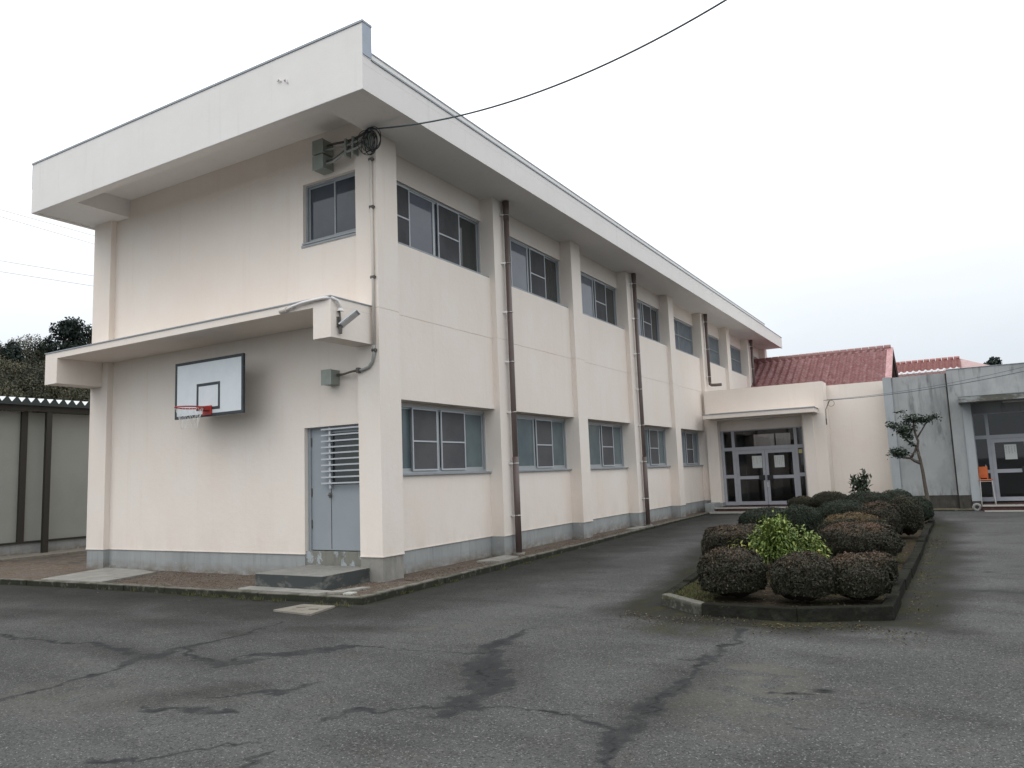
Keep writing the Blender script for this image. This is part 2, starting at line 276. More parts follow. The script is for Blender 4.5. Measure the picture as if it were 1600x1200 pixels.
# ================================================================== GROUND
xs = np.concatenate([np.arange(-16, -2.5, .12), np.arange(-2.5, 6.6, .018), np.arange(6.6, 18, .1)])
ys = np.concatenate([np.arange(-6.45, -1.0, .018), np.arange(-1.0, 22.01, .09)])
X, Y = np.meshgrid(xs, ys); nx, ny = len(xs), len(ys)
cracks = [
 ([[-2.9, -4.3], [-2.12, -4.32], [-1.36, -4.3], [-0.65, -4.21], [0.1, -4.24], [0.55, -4.39], [0.73, -4.32], [0.63, -3.89], [0.77, -3.52], [0.59, -2.56]], [.05, .03, .03, .035, .05, .06, .08, .05, .03, .015]),
 ([[0.55, -4.39], [0.83, -4.77], [0.9, -5.05], [0.89, -5.43], [0.87, -5.77], [.8, -6.4]], [.08, .03, .03, .03, .03, .03]),
 ([[0.63, -3.89], [1.27, -4.22], [1.66, -4.28], [1.63, -3.92], [1.96, -3.74], [2.25, -3.35], [2.36, -3.25], [2.86, -3.21], [3.25, -3.12], [3.7, -3.05]], [.05, .03, .05, .03, .10, .07, .02, .014, .014, .03]),
 ([[1.3, -4.25], [1.66, -4.28], [1.9, -4.0]], [.06, .07, .03]),
 ([[3.61, -1.89], [3.62, -2.32], [3.67, -2.76], [3.78, -3.0], [3.97, -3.3], [4.1, -3.6], [4.35, -3.9], [4.4, -4.17], [4.45, -4.4], [4.47, -4.71]], [.02, .06, .08, .12, .15, .17, .15, .11, .12, .08]),
 ([[4.53, -4.45], [4.31, -4.57], [4.21, -4.67], [4.02, -4.72], [3.83, -4.83], [3.73, -5.06]], [.07, .03, .02, .02, .045, .03]),
 ([[4.62, -4.46], [4.82, -4.35], [5.12, -4.36], [5.31, -4.35], [5.49, -4.42], [5.65, -4.48], [5.7, -4.46]], [.02, .013, .013, .02, .035, .03, .03]),
 ([[5.67, -1.27], [5.73, -1.99], [5.7, -2.51], [5.71, -3.06], [5.71, -3.54], [5.69, -3.89], [5.73, -4.24], [5.75, -4.57], [5.78, -4.9], [5.82, -5.3], [5.85, -6]], [.04, .03, .03, .03, .06, .07, .06, .07, .045, .04, .04]),
 ([[5.7, -2.51], [5.5, -2.66]], [.03, .015]), ([[7.2, 3.95], [8.2, 3.6], [9.4, 3.25]], [.01, .02, .012]), ([[7.3, 1.9], [8.0, 2.0], [8.7, 1.8]], [.02, .10, .02]),
 ([[2.95, -6.29], [3.06, -6.21], [3.26, -6.09], [3.37, -5.9], [3.52, -5.74], [3.68, -5.6]], [.03, .03, .02, .025, .02, .01]),
 ([[3.91, -5.96], [3.93, -5.85], [3.91, -5.66]], [.03, .03, .015]), ([[4.03, -3.4], [4.15, -3.1]], [.02, .008]), ([[4.09, -3.64], [4.35, -3.58]], [.02, .008]),
 ([[2.5, -5.1], [2.9, -4.7], [3.0, -4.4]], [.015, .07, .02]), ([[6.6, -4.0], [6.75, -4.03]], [.03, .01]), ([[6.4, -3.3], [6.75, -3.1]], [.03, .02]),
 ([[2.3, -5.5], [2.7, -5.3], [3.0, -5.2]], [.02, .09, .02])]
wx = X + (fbm(X * 5, Y * 5, 3) - .5) * .22 + (fbm(X * 16, Y * 16, 9, 4) - .5) * .11
wy = Y + (fbm(X * 5, Y * 5, 5) - .5) * .22 + (fbm(X * 16, Y * 16, 13, 4) - .5) * .11
crack = np.zeros_like(X)
wn = .45 + 1.1 * fbm(X * 7, Y * 7, 21, 3)
for pts, ws in cracks:
    for (a, b), (wa, wb) in zip(zip(pts[:-1], pts[1:]), zip(ws[:-1], ws[1:])):
        ax, ay = a; dx, dy = b[0] - ax, b[1] - ay; tt = np.clip(((wx - ax) * dx + (wy - ay) * dy) / (dx * dx + dy * dy), 0, 1)
        dd = np.hypot(wx - ax - tt * dx, wy - ay - tt * dy); wd = (wa + (wb - wa) * tt) * wn * 1.12
        crack = np.maximum(crack, np.clip((wd + .008 - dd) / .016, 0, 1))
core = np.zeros_like(X)
for pts, ws in cracks:
    for a, b in zip(pts[:-1], pts[1:]):
        ax, ay = a; dx, dy = b[0] - ax, b[1] - ay; tt = np.clip(((wx - ax) * dx + (wy - ay) * dy) / (dx * dx + dy * dy), 0, 1)
        core = np.maximum(core, np.clip(1.2 - np.hypot(wx - ax - tt * dx, wy - ay - tt * dy) / .011, 0, 1))
core *= np.clip(fbm(X * 4, Y * 4, 51, 3) * 3 - .9, 0, 1)
crack *= .45 + .55 * np.clip(fbm(X * 9, Y * 9, 31, 3) * 2.2 - .4, 0, 1)
kerb_path = [(-16, -2.0), (-7.73, -1.66), (-4.2, -1.48), (-1.13, -1.42), (.74, -1.30), (.68, .65), (.62, 2.95), (.56, 5.5), (.42, 9.9), (.30, 13.8), (.24, 17.2)]
planter_path = [(4.45, -.12), (5.08, -.66), (6.1, -.70), (6.96, -.30), (7.0, 4.9), (7.03, 12.6), (6.3, 14.6), (5.0, 16.0), (3.3, 16.1), (3.0, 13.0), (3.25, 9.0), (3.8, 5.2), (4.25, 2.0)]
def dist(path, closed=False):
    D = np.full_like(X, 1e3); q = list(zip(path[:-1], path[1:])) + ([(path[-1], path[0])] if closed else [])
    for a, b in q:
        dx, dy = b[0] - a[0], b[1] - a[1]; tt = np.clip(((X - a[0]) * dx + (Y - a[1]) * dy) / (dx * dx + dy * dy), 0, 1)
        D = np.minimum(D, np.hypot(X - a[0] - tt * dx, Y - a[1] - tt * dy))
    return D
dk = dist(kerb_path); dp = dist(planter_path, True); nb = fbm(X * 1.3, Y * 1.3, 41, 5); nf = fbm(X * 6, Y * 6, 47, 4)
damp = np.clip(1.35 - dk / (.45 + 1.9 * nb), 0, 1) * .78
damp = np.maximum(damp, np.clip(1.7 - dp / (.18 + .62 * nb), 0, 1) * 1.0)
def blob(cx, cy, rx, ry, rot=0, s=0):
    c, n_ = math.cos(rot), math.sin(rot); u = ((X - cx) * c + (Y - cy) * n_) / rx; v = (-(X - cx) * n_ + (Y - cy) * c) / ry
    return np.clip(1.3 - np.hypot(u, v) * (.6 + .9 * fbm(X * 2.2, Y * 2.2, 60 + s, 4)), 0, 1)
for i, b in enumerate([(2.3, -5.0, .75, .28, .9), (-.9, -3.0, 1.6, .35, .15), (1.6, -2.6, 1.2, .3, .3), (.6, -3.2, .5, .25, 0), (-3, -3.1, 2.2, .55, .1), (5.2, -1.5, .5, .5, 0), (4.15, -3.6, .6, 1.0, .4), (5.75, -3.6, .35, 1.6, 0), (.5, -4.3, 1.6, .3, 0), (6.2, -1.3, 1.1, .25, 0), (8.2, 1.8, .9, .5, 0)]):
    damp = np.maximum(damp, blob(*b, s=i * 7) * .5)
damp *= .80 + .35 * nf
pale = np.clip(blob(6.3, -3.4, .5, .9, 0, 3) * .8 + blob(2.6, -2.2, 1.0, .12, .75, 5) * .9 + blob(1.2, -5.6, 1.5, .5, .4, 9) * .5 + blob(6.1, -2.7, .35, .25, 0, 15) * .9, 0, 1) * (nf > .42)
moss = np.clip(1.4 - dp / (.25 + .25 * nb), 0, 1) * np.clip(nf * 3 - 1.2, 0, 1)
moss = np.maximum(moss, blob(5.1, -1.4, .55, .35, 0, 25) * np.clip(nf * 3 - 1.1, 0, 1))
moss = np.maximum(moss, np.clip(1.1 - dk / .16, 0, 1) * np.clip(nf * 3 - 1.3, 0, 1))
Z = gz(Y) + (fbm(X * .5, Y * .5, 77, 3) - .5) * .012
Z[0, :] = gz(Y[0, :]); Z[-1, :] = gz(Y[-1, :]); Z[:, 0] = gz(Y[:, 0]); Z[:, -1] = gz(Y[:, -1])
V = np.stack([X, Y, Z], -1).reshape(-1, 3); idx = np.arange(nx * ny).reshape(ny, nx)
F = np.stack([idx[:-1, :-1], idx[:-1, 1:], idx[1:, 1:], idx[1:, :-1]], -1).reshape(-1, 4)
go = npmesh('asphalt_yard', V, F, ASPH, smooth=True)
for an, A in (('crack', crack), ('core', core), ('damp', np.clip(damp, 0, 1)), ('pale', pale), ('moss', np.clip(moss, 0, 1))):
    a = go.data.attributes.new(an, 'FLOAT', 'POINT'); a.data.foreach_set('value', A.astype(np.float32).ravel())
tag(go, 'worn dark grey asphalt yard with cracks', kind='structure')
x0, x1, y0, y1 = xs[0], xs[-1], ys[0], ys[-1]; g0, g1 = float(gz(y0)), float(gz(y1)); BIG = 600
mb = MB().add([(-BIG, -BIG, g0), (BIG, -BIG, g0), (BIG, y0, g0), (-BIG, y0, g0)], [(0, 1, 2, 3)])
for xa, xb in ((-BIG, x0), (x1, BIG)):
    mb.add([(xa, y0, g0), (xb, y0, g0), (xb, 2, g0), (xa, 2, g0), (xb, 16, g1), (xa, 16, g1), (xb, y1, g1), (xa, y1, g1)], [(0, 1, 2, 3), (3, 2, 4, 5), (5, 4, 6, 7)])
mb.add([(-BIG, y1, g1), (BIG, y1, g1), (BIG, BIG, g1), (-BIG, BIG, g1)], [(0, 1, 2, 3)])
tag(mb.build('ground', ASPH), 'asphalt ground around the yard', kind='structure')
# apron of bare soil between kerb and building, gently uneven
ap = [(-16, -1.9), (-7.73, -1.56), (-4.2, -1.38), (-1.13, -1.32), (.64, -1.2), (.58, .65), (.52, 2.95), (.46, 5.5), (.32, 9.9), (.20, 13.8), (.14, 17.2)]
def apron_x(y): return np.interp(y, [p[1] for p in ap[4:]], [p[0] for p in ap[4:]])
def apron_y(x): return np.interp(x, [p[0] for p in ap[:5]], [p[1] for p in ap[:5]])
def patch(name, U, W, fx, fy, M, z0=0., amp=.02, s=0):
    uu, ww = np.meshgrid(U, W); x, y = fx(uu, ww), fy(uu, ww); z = z0 + (fbm(x * 3, y * 3, s, 4) - .6) * amp
    V = np.stack([x, y, z], -1).reshape(-1, 3); n, m_ = uu.shape; id_ = np.arange(n * m_).reshape(n, m_)
    return npmesh(name, V, np.stack([id_[:-1, :-1], id_[:-1, 1:], id_[1:, 1:], id_[1:, :-1]], -1).reshape(-1, 4), M, smooth=True)
s1 = patch('soil_apron', np.linspace(-11.8, .62, 260), np.linspace(0, 1, 30), lambda u, w_: u, lambda u, w_: apron_y(u) * (1 - w_) + .3 * w_, SOIL, .0, .03, 5)
tag(s1, 'bare brown soil strip along the short wall', kind='structure')
s2 = patch('soil_apron', np.linspace(.3, 17.6, 340), np.linspace(0, 1, 14), lambda u, w_: apron_x(u) * (1 - w_) - .4 * w_, lambda u, w_: u, SOIL, .0, .025, 9)
tag(s2, 'bare brown soil strip along the long wall', kind='structure')
def rubble(n, sx_, sy_, zf, M, name, label, smin=.006, smax=.02):
    P = np.stack([sx_(n), sy_(n), np.zeros(n)], 1); P[:, 2] = zf(P[:, 0], P[:, 1])
    o = []; oc = np.array([(1, 0, 0), (0, 1, 0), (-1, 0, 0), (0, -1, 0), (0, 0, .7), (0, 0, -.3)])
    fc = np.array([(0, 1, 4), (1, 2, 4), (2, 3, 4), (3, 0, 4), (1, 0, 5), (2, 1, 5), (3, 2, 5), (0, 3, 5)])
    s = RNG.uniform(smin, smax, (n, 1, 1)); V = P[:, None, :] + oc[None] * s * RNG.uniform(.6, 1.4, (n, 6, 1))
    F = (fc[None] + (np.arange(n) * 6)[:, None, None]).reshape(-1, 3)
    o = npmesh(name, V.reshape(-1, 3), F, M, tint=np.repeat(RNG.uniform(0, 1, n), 8)); tag(o, label, kind='stuff'); return o
PEB = leafmat('pebbles', (.075, .06, .048), (.16, .13, .108), (.25, .23, .21), .9, .1)
rubble(5200, lambda n: RNG.uniform(-7, .6, n), lambda n: RNG.uniform(-1.3, .05, n), lambda x, y: 0 * x + .004, PEB, 'gravel', 'small stones scattered over the soil by the short wall', .004, .013)
yy_ = RNG.uniform(.0, 17, 5200)
rubble(5200, lambda n: RNG.uniform(0, 1, n) ** .8 * np.interp(yy_, [0, 17], [.55, .14]), lambda n: yy_, lambda x, y: 0 * x + .004, PEB, 'gravel', 'small stones scattered over the soil by the long wall', .004, .013)
# kerb of separate stones
def kerbline(path, width, z0f, ztop, M, parent, length=.6, closed=False, mats=None, jit=.008):
    P = [Vector((p[0], p[1], 0)) for p in path]
    if closed: P.append(P[0])
    k = 0
    for a, b in zip(P[:-1], P[1:]):
        d = b - a; n = max(1, round(d.length / length)); d.normalize(); nrm = Vector((-d.y, d.x, 0)); st = (b - a).length / n
        for i in range(n):
            p = a + d * (i * st + .004); q = a + d * ((i + 1) * st - .004); zt = ztop + random.uniform(-jit, jit); wv = nrm * width; of = nrm * random.uniform(-jit, jit)
            zb = min(float(z0f(p.y)), float(z0f(q.y))) - .06
            m_ = MB().add([(*(p + of).xy, zb), (*(q + of).xy, zb), (*(q + of + wv).xy, zb), (*(p + of + wv).xy, zb),
                           (*(p + of).xy, zt), (*(q + of).xy, zt + random.uniform(-jit, jit) * .5), (*(q + of + wv).xy, zt), (*(p + of + wv).xy, zt)],
                          [(0, 3, 2, 1), (4, 5, 6, 7), (0, 1, 5, 4), (1, 2, 6, 5), (2, 3, 7, 6), (3, 0, 4, 7)])
            m_.build('kerb_stone', (mats[k] if mats and k in mats else M), parent, bevel=.012); k += 1
kb = bpy.data.objects.new('kerb', None); COL.objects.link(kb); tag(kb, 'low mossy kerb round the soil strip of the building', kind='structure')
kerbline(kerb_path[1:], .11, gz, .022, KERB, kb, .9); kerbline([(-12.2, -1.84), kerb_path[1]], .11, gz, .022, KERB, kb, .9)
pk = thing('planter_kerb', 'low dark mossy kerb enclosing the shrub island', 'kerb', (5.5, 5, 0))
kerbline(planter_path, .12, gz, .058, PKERB, pk, 1.0, True, {0: LKERB}, .014)
def in_poly(x, y, poly):
    r = np.zeros(x.shape, bool); n = len(poly)
    for i in range(n):
        (xa, ya), (xb, yb) = poly[i], poly[i - 1]
        c = ((ya > y) != (yb > y)) & (x < (xb - xa) * (y - ya) / (yb - ya + 1e-12) + xa); r ^= c
    return r
psm = MB().prism([(5.2, 3.5)], 0, 0) if False else MB()
cen = (5.3, 6.5); shr = [(p[0] + (cen[0] - p[0]) * .02, p[1] + (cen[1] - p[1]) * .008, ) for p in planter_path]
psm.add([(p[0], p[1], .025) for p in shr], [tuple(range(len(shr)))]); tag(psm.build('planter_soil', PSOIL), 'dark soil inside the shrub island', kind='structure')
# ================================================================== SCHOOL BUILDING
B = thing('school_building', 'two storey cream school building with flat overhanging roof and blue grey windows', 'building')
XL, PW, PITCH, ZS = -7.79, .52, 3.6, 7.18
def pillar(x0, x1, y0, y1, ztop=ZS):
    m_ = MB().box(x0, x1, y0, y1, .375, 4.262).box(x0, x1, y0, y1, 4.270, ztop).box(x0 + .006, x1 - .006, y0 + .006, y1 - .006, 4.2, 4.3)
    m_.box(x0 - .004, x1 + .005, y0 - .005, y1 + .004, .371, .390)
    return m_.build('pillar', PAINT, B)
pillar(-.45, 0, 0, PW, 7.55)
for k_ in range(1, 9): pillar(-.55, 0, PITCH * k_, PITCH * k_ + PW)
pillar(XL, -7.2, 0, PW, 7.30)
for k_ in range(0, 9):
    y_ = PITCH * k_; box('plinth', PLINTH, B, -.45 if k_ == 0 else -.5, -.012, y_ + (.012 if k_ == 0 else 0), y_ + PW - .01, -.12, .374) if k_ else box('plinth', CONC, B, -.45, -.012, .012, PW - .01, -.12, .374)
box('plinth', PLINTH, B, XL + .012, -7.21, .012, PW, -.12, .374)
for k_ in range(8):
    ya, yb = PITCH * k_ + PW, PITCH * (k_ + 1)
    m_ = MB()
    box('plinth', PLINTH, B, -.7, -.302, ya, yb, -.12, .374)
    MB().box(-.6, -.29, ya, yb, .375, 1.60).box(-.6, -.284, ya, yb, .371, .388).build('lower_wall', PAINT, B)
    MB().box(-.6, -.12, ya, yb, 2.85, 4.262).box(-.6, -.12, ya, yb, 4.270, 5.50).box(-.6, -.128, ya, yb, 4.2, 4.3).build('spandrel_wall', PAINT, B)
    box('head_wall', PAINT, B, -.6, -.29, ya, yb, 6.72, ZS)
    if k_ >= 5: box('infill_wall', PAINT, B, -.6, -.25, ya, yb, 1.60, 2.85)
# short face (-Y side)
yw = .12
for a in [(-7.2, -1.76, .375, 2.46), (-7.2, -.4, 2.46, 5.62), (-7.2, -1.76, 5.62, 7.55), (-1.76, -.4, 6.72, 7.55)]:
    box('end_wall', PAINT, B, a[0], a[1], yw, .6, a[2], a[3])
box('plinth', PLINTH, B, -7.21, -1.77, yw + .012, .6, -.12, .374)
box('paint_edge', PAINT, B, -7.2, -1.765, yw - .006, .3, .371, .388)
box('door_sill_block', DOORSB, B, -1.77, -.45, yw + .03, .6, -.1, .425)
box('rear_wall', PAINT, B, XL + .02, -.6, 29.0, 29.32, -.1, ZS)
box('side_wall', PAINT, B, XL + .05, XL + .3, PW, 29.0, -.1, ZS)
# windows: local coords u (along the face), d (out of the face), z
LONG = lambda u, d, z: (d, u, z)
SHORT = lambda u, d, z: (u, -d, z)
def bx(M_, u0, u1, d0, d1, z0, z1): return MB().box(u0, u1, d0, d1, z0, z1).map(M_)
def window(fm, u0, u1, z0, z1, d, panes, screens, sillmat=BLUEF, gl=GUP, scr=SCR, framemat=ALU, sill_out=.10, midfrac=.47, parent=None, fw=.034, railh=.03, botrail=.045):
    m_ = MB(); t = fw
    for a in [(u0, u0 + t, d - .06, d + .006, z0, z1), (u1 - t, u1, d - .06, d + .006, z0, z1), (u0 + t, u1 - t, d - .06, d + .006, z1 - t, z1), (u0 + t, u1 - t, d - .06, d + .006, z0, z0 + t)]:
        m_.box(*a)
    wn_ = m_.map(fm).build('window', framemat, parent or B)
    for (a, b, g_, lev) in panes:
        dd = d - .02 - .022 * lev
        s = MB(); w_ = .032
        for q in [(a, a + w_, dd - .012, dd + .014, z0 + t, z1 - t), (b - w_, b, dd - .012, dd + .014, z0 + t, z1 - t), (a + w_, b - w_, dd - .012, dd + .014, z1 - t - railh, z1 - t), (a + w_, b - w_, dd - .012, dd + .014, z0 + t, z0 + t + botrail)]:
            s.box(*q)
        s.map(fm).build('sash', framemat, wn_)
        bx(fm, a + w_, b - w_, dd - .004, dd, z0 + t + botrail, z1 - t - railh).build('pane', g_, wn_)
    for (a, b) in screens:
        s = MB(); w_ = .026; za, zb = z0 + t + .01, z1 - t - .005; zm = za + (zb - za) * midfrac
        for q in [(a, a + w_, d + .008, d + .03, za, zb), (b - w_, b, d + .008, d + .03, za, zb), (a + w_, b - w_, d + .008, d + .03, zb - w_, zb), (a + w_, b - w_, d + .008, d + .03, za, za + w_), (a + w_, b - w_, d + .008, d + .03, zm - .013, zm + .013)]:
            s.box(*q)
        s.map(fm).build('screen_frame', ALUW, wn_)
        bx(fm, a + w_, b - w_, d + .014, d + .018, za + w_, zb - w_).build('insect_screen', scr, wn_)
    if sillmat: bx(fm, u0 - .0, u1, d - .05, d + sill_out, z0 - .032, z0 - .002).build('sill', sillmat, wn_)
    return wn_
for k_ in range(8):
    o_ = PITCH * k_; a, b = o_ + PW, o_ + PITCH
    if k_ < 5:
        # lower row
        c = o_ + 2.02; G = GFR if k_ < 4 else GBL
        sc_ = [(o_ + 1.24, o_ + 1.97), (o_ + 2.08, o_ + 2.86)] if k_ == 0 else [(o_ + 2.08, o_ + 2.86)]
        window(LONG, a, b, 1.635, 2.80, -.37, [(a + .045, o_ + 1.3, G, 1), (o_ + 1.27, c + .01, G, 0), (c + .01, o_ + 2.86, G, 0), (o_ + 2.83, b - .045, G, 1)], sc_, sill_out=.13, gl=GFR, botrail=.055)
        bx(LONG, a, b, -.6, -.40, 2.80, 2.85).build('lintel', PAINT, B)
    # upper row
    if k_ < 4:
        sc_ = [(o_ + .56, o_ + 1.27), (o_ + 2.12, o_ + 2.84)] if k_ == 0 else [(o_ + 2.08, o_ + 2.82)]
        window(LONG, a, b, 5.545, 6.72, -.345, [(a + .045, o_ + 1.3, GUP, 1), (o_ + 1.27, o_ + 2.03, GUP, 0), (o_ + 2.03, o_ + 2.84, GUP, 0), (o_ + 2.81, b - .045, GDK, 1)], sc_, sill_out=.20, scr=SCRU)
    elif k_ < 7:
        wn_ = window(LONG, a, b, 5.545, 6.72, -.345, [(a + .045, o_ + 2.03, GBL, 1), (o_ + 2.0, b - .045, GBL, 0)], [], sill_out=.20)
        m_ = MB(); n_ = 22
        for i in range(n_):
            u = a + .08 + (b - a - .16) * i / (n_ - 1); m_.box(u - .008, u + .008, -.335, -.315, 5.62, 6.66)
        for zz in (5.62, 6.14, 6.66): m_.box(a + .05, b - .05, -.337, -.313, zz - .012, zz + .012)
        tag(m_.map(LONG).build('window_bars', BLUEF, wn_), None, kind='stuff')
    else:
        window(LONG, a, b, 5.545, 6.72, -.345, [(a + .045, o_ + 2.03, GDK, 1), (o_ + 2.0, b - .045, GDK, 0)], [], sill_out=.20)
# short-face window and door
window(SHORT, -1.76, -.46, 5.66, 6.72, -.20, [(-1.72, -1.08, GSL, 1), (-1.11, -.5, GSL, 0)], [], sill_out=.11, framemat=BLUEF)
box('window_sill', BLUEF, B, -1.79, -.46, yw - .02, .3, 5.585, 5.62)
dr = box('door', DOORP, B, -1.70, -.46, .225, .265, .44, 2.44)
for a in [(-1.76, -1.70, .20, .30, .425, 2.46), (-1.70, -.45, .20, .30, 2.44, 2.46)]: box('door_frame', DOORP, dr, *a)
MB().box(-1.262, -1.256, .219, .226, .46, 1.44).build('leaf_joint', SHEDD, dr)
for zz in (.86, 1.38, 2.22): box('hinge', RUSTY, dr, -1.715, -1.685, .205, .228, zz - .07, zz + .07)
box('door_window', GDK, dr, -1.215, -.48, .219, .2245, 1.53, 2.35)
MB().box(-1.235, -1.215, .205, .2245, 1.51, 2.37).box(-1.215, -.48, .205, .2245, 2.35, 2.37).box(-1.215, -.48, .205, .2245, 1.51, 1.53).build('window_frame', DOORP, dr)
box('guard_upright', ALUW, dr, -1.255, -1.215, .165, .19, 1.44, 2.44)
for i in range(10):
    zz = 1.525 + i * .0985
    box('guard_slat', ALUW, dr, -1.40, -.47, .135, .165, zz - .012, zz + .012)
MB().tube([(-1.27, .225, 1.33), (-1.27, .17, 1.33), (-1.22, .16, 1.33)], .017, 8).box(-1.31, -1.245, .212, .226, 1.29, 1.37).build('door_handle', RUSTY, dr)
# roof slab, parapet and curbs
RX0, RX1, RY0, RY1 = -7.99, .79, -1.19, 29.11
m_ = MB()
cx0, cx1, cy0, cy1 = -6.75, -.12, -.98, .15
for a in [(RX0, RX1, RY0, cy0), (RX0, cx0, cy0, cy1), (cx1, RX1, cy0, cy1), (RX0, RX1, cy1, RY1)]: m_.box(*a, ZS, 7.55)
m_.box(RX0, RX1, RY0, RY1, 7.552, 7.665)
m_.build('roof_slab', FASC, B)
m_ = MB(); m_.box(RX0, RX1, RY0, RY0 + .07, 7.155, ZS - .001).box(RX1 - .07, RX1, RY0 + .07, RY1, 7.155, ZS - .001).box(RX0, RX0 + .07, RY0 + .07, RY1, 7.155, ZS - .001)
m_.build('drip_edge', FASC, B)
m_ = MB().box(RX0 - .002, RX1 + .002, RY0 - .003, RY0 + .17, 7.667, 8.18); m_.build('front_parapet', FASC, B)
# one skin over slab edge and parapet so the tall front reads as one surface
box('front_fascia', FASC, B, RX0 - .002, RX1 + .002, RY0 - .006, RY0 - .0035, 7.16, 8.18)
cp = MB().box(RX0 - .02, RX1 + .02, RY0 - .02, RY0 + .19, 8.181, 8.215); cp.build('coping', COPING, B)
MB().box(RX1 + .0025, RX1 + .014, RY0 - .004, RY0 + .185, 7.69, 8.18).box(RX0 - .02, RX0 - .0025, RY0 - .004, RY0 + .185, 7.667, 8.18).build('parapet_flashing', FLASH, B)
MB().box(RX1 - .16, RX1 + .015, RY0 + .191, RY1 + .015, 7.666, 7.692).box(RX0 - .015, RX0 + .16, RY0 + .191, RY1 + .015, 7.666, 7.692).box(RX0 + .161, RX1 - .161, RY1 - .16, RY1 + .015, 7.666, 7.692).build('coping', COPING, B)
MB().box(.30, .55, -.98, 26.6, 7.667, 7.99).box(RX0 + .24, RX0 + .5, -.98, 26.6, 7.667, 7.99).build('roof_curb', FASC, B)
box('curb_coping', COPING, B, .29, .56, -.98, 26.6, 7.991, 8.012)
MB().tube([(-.93, -1.21, 7.79), (-.88, -1.225, 7.80), (-.86, -1.21, 7.77)], .012, 6).tube([(-.80, -1.20, 7.77), (-.74, -1.225, 7.76), (-.72, -1.21, 7.70)], .012, 6).build('parapet_hook', WHITEP, B)
# canopy over the short face
cpn = box('canopy', PAINT, B, -7.80, -.14, -.92, .119, 4.165, 4.285)
box('canopy_fin', PAINT, cpn, -.50, -.1405, -.9205, .119, 3.68, 4.164)
box('canopy_fin', PAINT, cpn, -7.7995, -7.38, -.9205, -.002, 3.67, 4.164)
MB().box(-7.81, -.13, -.935, -.90, 4.286, 4.306).box(-.165, -.128, -.90, -.002, 4.286, 4.306).build('canopy_coping', COPING, cpn)
# drain pipes with clips
def drain(k_, zbot, elbow=False):
    y_ = PITCH * k_ + .36; x_ = .10
    pts = [(x_, y_, 7.17), (x_, y_, zbot + .1)]
    r_ = [.055, .055]
    m_ = MB().tube([(x_, y_, 7.17), (x_, y_, zbot + (.12 if elbow else 0))], .055, 14)
    if not elbow: m_.tube([(x_, y_, 1.9), (x_, y_, zbot)], .062, 14).tube([(x_, y_, 6.75), (x_, y_, 7.165)], [.058, .072], 14)
    else: m_.tube([(x_, y_, zbot + .12), (x_, y_ - .0, zbot + .04), (x_ + .06, y_, zbot), (x_ + .2, y_, zbot - .01), (x_ + .42, y_, zbot - .01)], .055, 12).tube([(x_, y_, 6.75), (x_, y_, 7.165)], [.058, .072], 14)
    d_ = m_.build('drainpipe', BROWN, B, smooth=True)
    for i, zz in enumerate(np.arange(.75, 7.0, 1.02)):
        if zz < zbot + .1: continue
        MB().tube([(x_ + .062 * math.cos(t_), y_ + .062 * math.sin(t_), zz) for t_ in np.linspace(-1.5, 2.6, 9)], .008, 5).beam((0, y_ - .10, zz), (x_ - .02, y_ - .06, zz), .02, .03).build('pipe_clip', STEEL, d_)
    if zbot < .2: MB().tube([(x_, y_, -.03), (x_, y_, .03)], .12, 16).build('pipe_foot', CONC, d_)
drain(1, .03); drain(3, .03); drain(5, 4.52, True); drain(7, 4.4)
# ================================================================== things on the building
t = thing('basketball_backboard', 'white basketball backboard with dark border, red rim and net on the short wall', 'basketball hoop', (-3.55, -.36, 2.75))
by = -.40
box('board', BOARD, t, -4.45, -2.65, by, by + .03, 2.77, 3.78)
MB().box(-4.455, -4.405, by - .006, by + .034, 2.765, 3.785).box(-2.695, -2.645, by - .006, by + .034, 2.765, 3.785).box(-4.405, -2.695, by - .006, by + .034, 3.735, 3.785).box(-4.405, -2.695, by - .006, by + .034, 2.765, 2.815).build('border', BLINE, t)
MB().box(-3.86, -3.81, by - .004, by - .0005, 2.88, 3.36).box(-3.29, -3.24, by - .004, by - .0005, 2.88, 3.36).box(-3.81, -3.29, by - .004, by - .0005, 3.31, 3.36).box(-3.81, -3.29, by - .004, by - .0005, 2.88, 2.93).build('target_square', BLINE, t)
MB().beam((-4.2, .12, 3.55), (-4.2, by + .03, 3.55), .05, .05).beam((-3.42, .12, 3.55), (-3.42, by + .03, 3.55), .05, .05).beam((-4.2, .12, 2.95), (-4.2, by + .03, 2.95), .05, .05).beam((-3.42, .12, 2.95), (-3.42, by + .03, 2.95), .05, .05).beam((-4.3, by + .055, 3.3), (-2.8, by + .055, 3.3), .05, .05).build('wall_bracket', SHEDD, t)
rc = Vector((-3.55, by - .15 - .225, 2.90)); R_ = .225
rim = MB().tube([(rc.x + R_ * math.cos(a), rc.y + R_ * math.sin(a), rc.z) for a in np.linspace(0, 2 * math.pi, 28, endpoint=False)], .012, 8, True).build('rim', RIM, t, smooth=True)
MB().box(-3.66, -3.44, by - .03, by - .007, 2.79, 2.95).beam((-3.62, by - .02, 2.90), (-3.60, rc.y + R_ * .95, 2.90), .02, .07).beam((-3.48, by - .02, 2.90), (-3.50, rc.y + R_ * .95, 2.90), .02, .07).box(-3.62, -3.48, by - .16, by - .03, 2.895, 2.905).build('rim_bracket', RIM, rim)
m_ = MB(); nn = 12; lev = [(.225, 0), (.20, -.09), (.165, -.18), (.14, -.27), (.125, -.36)]
for i in range(nn):
    for s_ in (1, -1):
        m_.tube([(rc.x + r0 * math.cos(2 * math.pi * (i + s_ * j * .5) / nn), rc.y + r0 * math.sin(2 * math.pi * (i + s_ * j * .5) / nn), rc.z + z_) for j, (r0, z_) in enumerate(lev)], .0030, 4)
m_.build('net', NET, t)
